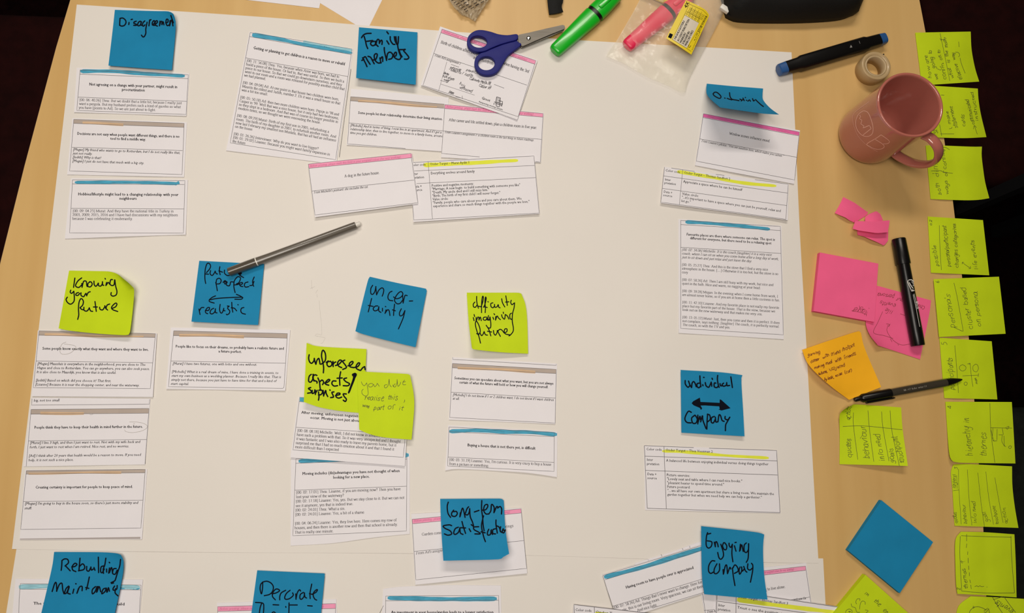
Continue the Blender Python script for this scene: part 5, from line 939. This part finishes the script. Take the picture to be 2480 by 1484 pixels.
# ------------------------------------------------------------------ torn pink scraps
def scrap(label, c, quad, z, bend):
    P = C2(c, pp(quad))
    S = Sheet(P[[0,1]], P[[1,2]], P[[3,2]], P[[0,3]], lambda u, v: z+bend*np.sin(u*math.pi)*np.sin(v*2.3+.4)+.0015*v*v); o = S.mesh('paper_scrap', MT['pink'], 10, 8); tag(o, label, 'paper scrap', None); return o
E_ = 'J'
def scrap2(label, T, R, B, L, z, bend):
    S = Sheet(*[C2('J', pp(q)) for q in (T,R,B,L)], zf=lambda u, v: z+bend*np.sin(u*math.pi)*(.3+.7*v)+.001*v*v, smooth=False); o = S.mesh('paper_scrap', MT['pink'], 12, 10); tag(o, label, 'paper scrap')
scrap2('largest torn pink paper scrap, top left of the little heap', "503,130 600,180 715,262", "715,262 705,285 600,350", "430,268 470,285 520,305 555,330 600,350", "503,130 470,200 430,268", .0006, .004)
scrap2('small crumpled pink scrap behind the folded strip', "690,300 720,278 785,250 820,275 842,325", "842,325 830,345", "690,345 760,345 830,345", "690,300 690,345", .0042, .003)
scrap2('folded pink paper strip on top of the little heap', "605,335 750,340 900,330", "900,330 893,380 885,432", "583,402 640,418 790,440 885,432", "605,335 583,402", .0085, .003)
scrap2('pink scrap lowest in the little heap, below the folded strip', "620,400 760,420 888,432", "888,432 886,505 862,535 848,545", "625,455 680,468 800,520 848,545", "620,400 625,455", .0010, .004)

# ------------------------------------------------------------------ clear zip bag with label
bagm = bpy.data.materials.new('clear_plastic_film'); bagm.use_nodes = True; nt = bagm.node_tree; nt.nodes.clear()
out = nt.nodes.new('ShaderNodeOutputMaterial'); tr = nt.nodes.new('ShaderNodeBsdfTransparent'); pr = nt.nodes.new('ShaderNodeBsdfPrincipled'); mixs = nt.nodes.new('ShaderNodeMixShader')
tr.inputs[0].default_value = (1,1,.985,1); pr.inputs['Base Color'].default_value = (.92,.88,.80,1); pr.inputs['Roughness'].default_value = .16; pr.inputs['Specular IOR Level'].default_value = .9
lw_ = nt.nodes.new('ShaderNodeLayerWeight'); lw_.inputs[0].default_value = .35; mth = nt.nodes.new('ShaderNodeMapRange'); mth.inputs[3].default_value = .09; mth.inputs[4].default_value = .6
nt.links.new(lw_.outputs['Facing'], mth.inputs[0]); nt.links.new(mth.outputs[0], mixs.inputs[0]); nt.links.new(tr.outputs[0], mixs.inputs[1]); nt.links.new(pr.outputs[0], mixs.inputs[2]); nt.links.new(mixs.outputs[0], out.inputs[0])
tcb = nt.nodes.new('ShaderNodeTexCoord'); nb = nt.nodes.new('ShaderNodeTexNoise'); nb.inputs['Scale'].default_value = 55; nb.inputs['Detail'].default_value = 2; bb = nt.nodes.new('ShaderNodeBump'); bb.inputs['Strength'].default_value = .5; bb.inputs['Distance'].default_value = .004
nt.links.new(tcb.outputs['Object'], nb.inputs['Vector']); nt.links.new(nb.outputs['Fac'], bb.inputs['Height']); nt.links.new(bb.outputs[0], pr.inputs['Normal'])
BT = [pp("1572,-60 1680,-62 1778,-58"), pp("1778,-58 1757,20 1722,90 1698,135 1668,195 1661,222"), pp("1468,136 1513,155 1569,187 1618,207 1652,226 1661,222"), pp("1572,-60 1549,0 1513,65 1491,102 1472,124 1468,136")]
def zbag(u, v):
    e = np.clip(np.minimum(np.minimum(u,1-u)/.22, (1-v)/.30), 0, 1)
    w = .0010*np.sin(u*17+v*9)+.0009*np.sin(v*23-u*7)+.0016*np.sin(u*6+2)*np.sin(v*7)
    return .0045 + np.sin(e*math.pi/2)*(.0155*np.clip(1.25-v,.0,1) + .0035) + w*np.sin(e*math.pi/2)
def film(S, n):
    us = np.linspace(0,1,n); g_ = np.array([(a_, b_) for b_ in us for a_ in us]); F = [(j*n+i, j*n+n+i, j*n+n+i+1, j*n+i+1) for j in range(n-1) for i in range(n-1)]
    return mk('film', U(S.P(g_[:,0], g_[:,1]), S.zf(g_[:,0], g_[:,1])), F, bagm, parent=t, smooth=True)
SB = Sheet(*BT, zf=zbag); t = empty('zip_bag', tuple(U1(1630, 80, 0))); tag(t, 'clear plastic zip bag with yellow label holding highlighters', 'plastic bag')
film(SB, 46)
SBb = Sheet(*BT, zf=lambda u,v: np.full(len(u), .0018)); film(SBb, 10)
zp = U1(1755, 22, .012); box('zip_slider', (zp.x, zp.y, zp.z), (.013,.007,.006), MT['white'], parent=t, bevel=.001, rot=-.6)
LQ = C2('q', pp("730,0 1175,285 835,1058 345,742"))
class Over:
    def __init__(s, base, add): s.b = base; s.a = add
    def at(s, p, off=0): return s.b.at(p, off+s.a)
lz = lambda u, v: .0238+.002*np.sin(u*2.6)+.0012*v
LS = Sheet(C2('q', pp("730,0 950,100 1110,195 1175,285")), C2('q', pp("1175,285 1160,345 835,1058")), C2('q', pp("345,742 600,900 835,1058")), C2('q', pp("730,0 560,320 345,742")), lz)
lm = mat('yellow_label_print', (.80,.60,.008), .35, coat=.3); lab = LS.mesh('label', lm, 12, 14, th=.0002, parent=t)
k = Ink(); P = C2('q', pp("715,290 980,445 745,930 475,765")); k.quad(*P, n=6); k.build('label_panel', LS, mat('label_white', (.66,.58,.46), .4), .00008, lab)
k = Ink()
for q in ("800,80 465,760 745,935 1150,290 1060,200 800,80","700,290 985,445","740,220 1010,375","745,935 830,995"): k.ribbon(C2('q', pp(q)), .55)
for i in range(1,5): k.ribbon(C2('q', [(800+i*60,85+i*35),(720+i*60,285+i*33)]), .45)
for i in range(5):
    cx, cy = 750+i*56, 268+i*33; k.ribbon(C2('q', [(cx-22,cy-8),(cx+6,cy-22),(cx+22,cy+8),(cx-6,cy+22),(cx-22,cy-8)]), .6)
    for dx_ in (0, 20, 36):
        for f_ in (0,.22,.5,.74): k.ribbon(C2('q', [(768+i*58+dx_+55*f_, 240+i*32+dx_*.5-105*f_), (768+i*58+dx_+55*(f_+.16), 240+i*32+dx_*.5-105*(f_+.16))]), .9)
for s_, a_ in (("HIGHLIGHTERS",(530,768,712,410)),("ACCENTUEERSTIFTEN",(590,805,805,385)),("MARKERS",(640,838,735,645)),("SURLIGNEURS",(688,865,812,615)),("MARCADORES",(735,895,880,600))): text(k,'q','b',27,*a_,s_)
text(k,'q','b',42,745,165,800,55,"4X")
text(k,'q','r',16,905,790,965,640,"Nr. art. 2606"); [k.ribbon(C2('q', [(850+160*f_, 965-365*f_), (850+160*(f_+.05), 965-365*(f_+.05))]), 1.0) for f_ in (0,.08,.17,.24,.33,.41,.5,.57,.66,.74,.83,.9)]; text(k,'q','b',30,805,940,830,880,"C")
for i in range(22):
    a_ = np.array([955,600])+np.array([7.0,-13.9])*i; w_ = (2.6,1.2,3.4,1.6)[i%4] if i%7 else 4.4
    if 8 < i < 10: continue
    k.ribbon(C2('q', [tuple(a_), tuple(a_+np.array([42,22]))]), w_/8*2.2)
for q, w in (("400,680 462,708",10),): k.ribbon(C2('q', pp(q)), 11)
k.build('label_print', LS, MT['marker'], .00016, lab)

# ------------------------------------------------------------------ black pouch, strap, crumpled wrapper at the top edge
pm = mat('black_pouch_fabric', (.006,.0055,.005), .75, bump=.4, bscale=900, spec=.3)
PT = [pp("1730,-190 1900,-200 2120,-180"), pp("2120,-180 2105,-40 2085,22"), pp("1765,28 1800,40 1930,42 2040,36 2085,22"), pp("1730,-190 1745,-60 1765,28")]
def zp_(u, v):
    e = np.clip(np.minimum(np.minimum(u,1-u)/.16, np.minimum(v,1-v)/.16), 0, 1); return .004+.036*np.sin(e*math.pi/2)**.8+.0012*np.sin(u*14)*np.sin(v*9)
t = empty('pouch', tuple(U1(1925, -60, 0))); tag(t, 'black fabric pouch at the top right edge of the photo', 'pouch')
# built from its outline: top shell meets a bottom shell on the table
def shell(name, ed, zf, zb, m, parent, n=30, shrink=.0):
    S = Sheet(*ed, zf=lambda u, v: np.full(len(u), .018)); us = np.linspace(0,1,n); g = np.array([(a_, b_) for b_ in us for a_ in us]); W_ = U(S.P(g[:,0], g[:,1]), .018)
    top_ = W_.copy(); top_[:,2] = ZT+zf(g[:,0], g[:,1]); bot_ = W_.copy(); bot_[:,2] = ZT+zb; c_ = W_.mean(0); 
    bot_[:,:2] = c_[:2]+(bot_[:,:2]-c_[:2])*.985
    F = []; N2 = n*n
    for j in range(n-1):
        for i in range(n-1):
            a_ = j*n+i; F.append((a_, a_+n, a_+n+1, a_+1)); F.append((N2+a_, N2+a_+1, N2+a_+n+1, N2+a_+n))
    ring = list(range(n))+[j*n+n-1 for j in range(1,n)]+[(n-1)*n+i for i in range(n-2,-1,-1)]+[j*n for j in range(n-2,0,-1)]
    for q in range(len(ring)): F.append((ring[q], ring[(q+1)%len(ring)], N2+ring[(q+1)%len(ring)], N2+ring[q]))
    return mk(name, np.vstack([top_, bot_]), F, m, parent=parent, smooth=True, recalc=True)
shell('body', PT, lambda u, v: .012+.028*np.sin(np.clip(np.minimum(np.minimum(u,1-u)/.16, np.minimum(v,1-v)/.16),0,1)*math.pi/2)**.8+.0012*np.sin(u*14)*np.sin(v*9), .0006, pm, t)
zr = Sheet(*PT, zf=lambda u, v: .0415+0*u); k = Ink(); k.ribbon(np.array([(1775,-95),(1930,-102),(2090,-92)], float), 4, seg=8); k.build('zip_line', zr, MT['black'], 0, t)
ST = Sheet(pp("1322,-60 1362,-60"), pp("1362,-60 1364,0 1360,14 1364,28"), pp("1330,34.5 1347,32 1364,28"), pp("1322,-60 1326,0 1330,34.5"), zf=lambda u, v: .004+.010*(1-v)+.002*np.sin(u*3))
o = ST.mesh('strap_end', pm, 8, 16, th=.0016); tag(o, 'black fabric strap end hanging into the top edge left of the green highlighter', 'strap')
wm = bpy.data.materials.new('printed_wrapper_film'); wm.use_nodes = True; nt = wm.node_tree; b_ = nt.nodes['Principled BSDF']
b_.inputs['Base Color'].default_value = (.52,.43,.30,1); b_.inputs['Roughness'].default_value = .22; b_.inputs['Alpha'].default_value = .72; b_.inputs['Specular IOR Level'].default_value = .8
g = 16; us = np.linspace(0,1,g); WQ = Sheet(pp("1060,-80 1140,-90 1215,-70"), pp("1215,-70 1190,-10 1165,28 1150.5,52"), pp("1118,36 1133,41 1150.5,52"), pp("1060,-80 1088,0 1100,18 1118,36"), zf=lambda u, v: .012+0*u, smooth=False)
gg = np.array([(a_, b2) for b2 in us for a_ in us]); rz = rng.uniform(0,1,(g,g)); zc = .003+.013*rz.ravel()*(.35+.65*(1-gg[:,1])) + .008*np.sin(gg[:,0]*math.pi)*(1-gg[:,1])
WV = U(WQ.P(gg[:,0], gg[:,1]), zc); F = []
for j in range(g-1):
    for i in range(g-1):
        a_ = j*g+i; F += [(a_, a_+g, a_+g+1), (a_, a_+g+1, a_+1)] if (i+j)%2 else [(a_, a_+g, a_+1), (a_+1, a_+g, a_+g+1)]
t = empty('wrapper', tuple(U1(1130, -20, 0))); tag(t, 'crumpled plastic wrapper with small black print at the top edge', 'wrapper')
mk('film', WV, F, wm, parent=t)
class Grid2:
    def at(s, p, off=0):
        u, v = WQ.uv(np.asarray(p, float)); x = np.clip(u,0,1)*(g-1); y = np.clip(v,0,1)*(g-1); i = np.minimum(x.astype(int), g-2); j = np.minimum(y.astype(int), g-2); fx, fy = x-i, y-j
        Z = zc.reshape(g,g); z = Z[j,i]*(1-fx)*(1-fy)+Z[j,i+1]*fx*(1-fy)+Z[j+1,i]*(1-fx)*fy+Z[j+1,i+1]*fx*fy; return U(p, np.maximum(np.maximum(Z[j,i],Z[j,i+1]),np.maximum(Z[j+1,i],Z[j+1,i+1]))*.5+z*.5+.0006+off)
k = Ink()
for i in range(7):
    x0, y0 = 345+i*22, 10+i*16
    for j in range(2+i//2):
        a_ = np.array([x0+j*44+random.uniform(-4,4), y0-j*26+random.uniform(-3,3)]); L_ = random.uniform(16,34)
        k.ribbon(C2('C', [tuple(a_), tuple(a_+np.array([L_,-L_*.62]))]), random.uniform(1.0,1.8), seg=3)
k.build('printed_text', Grid2(), MT['marker'], .0002, t)
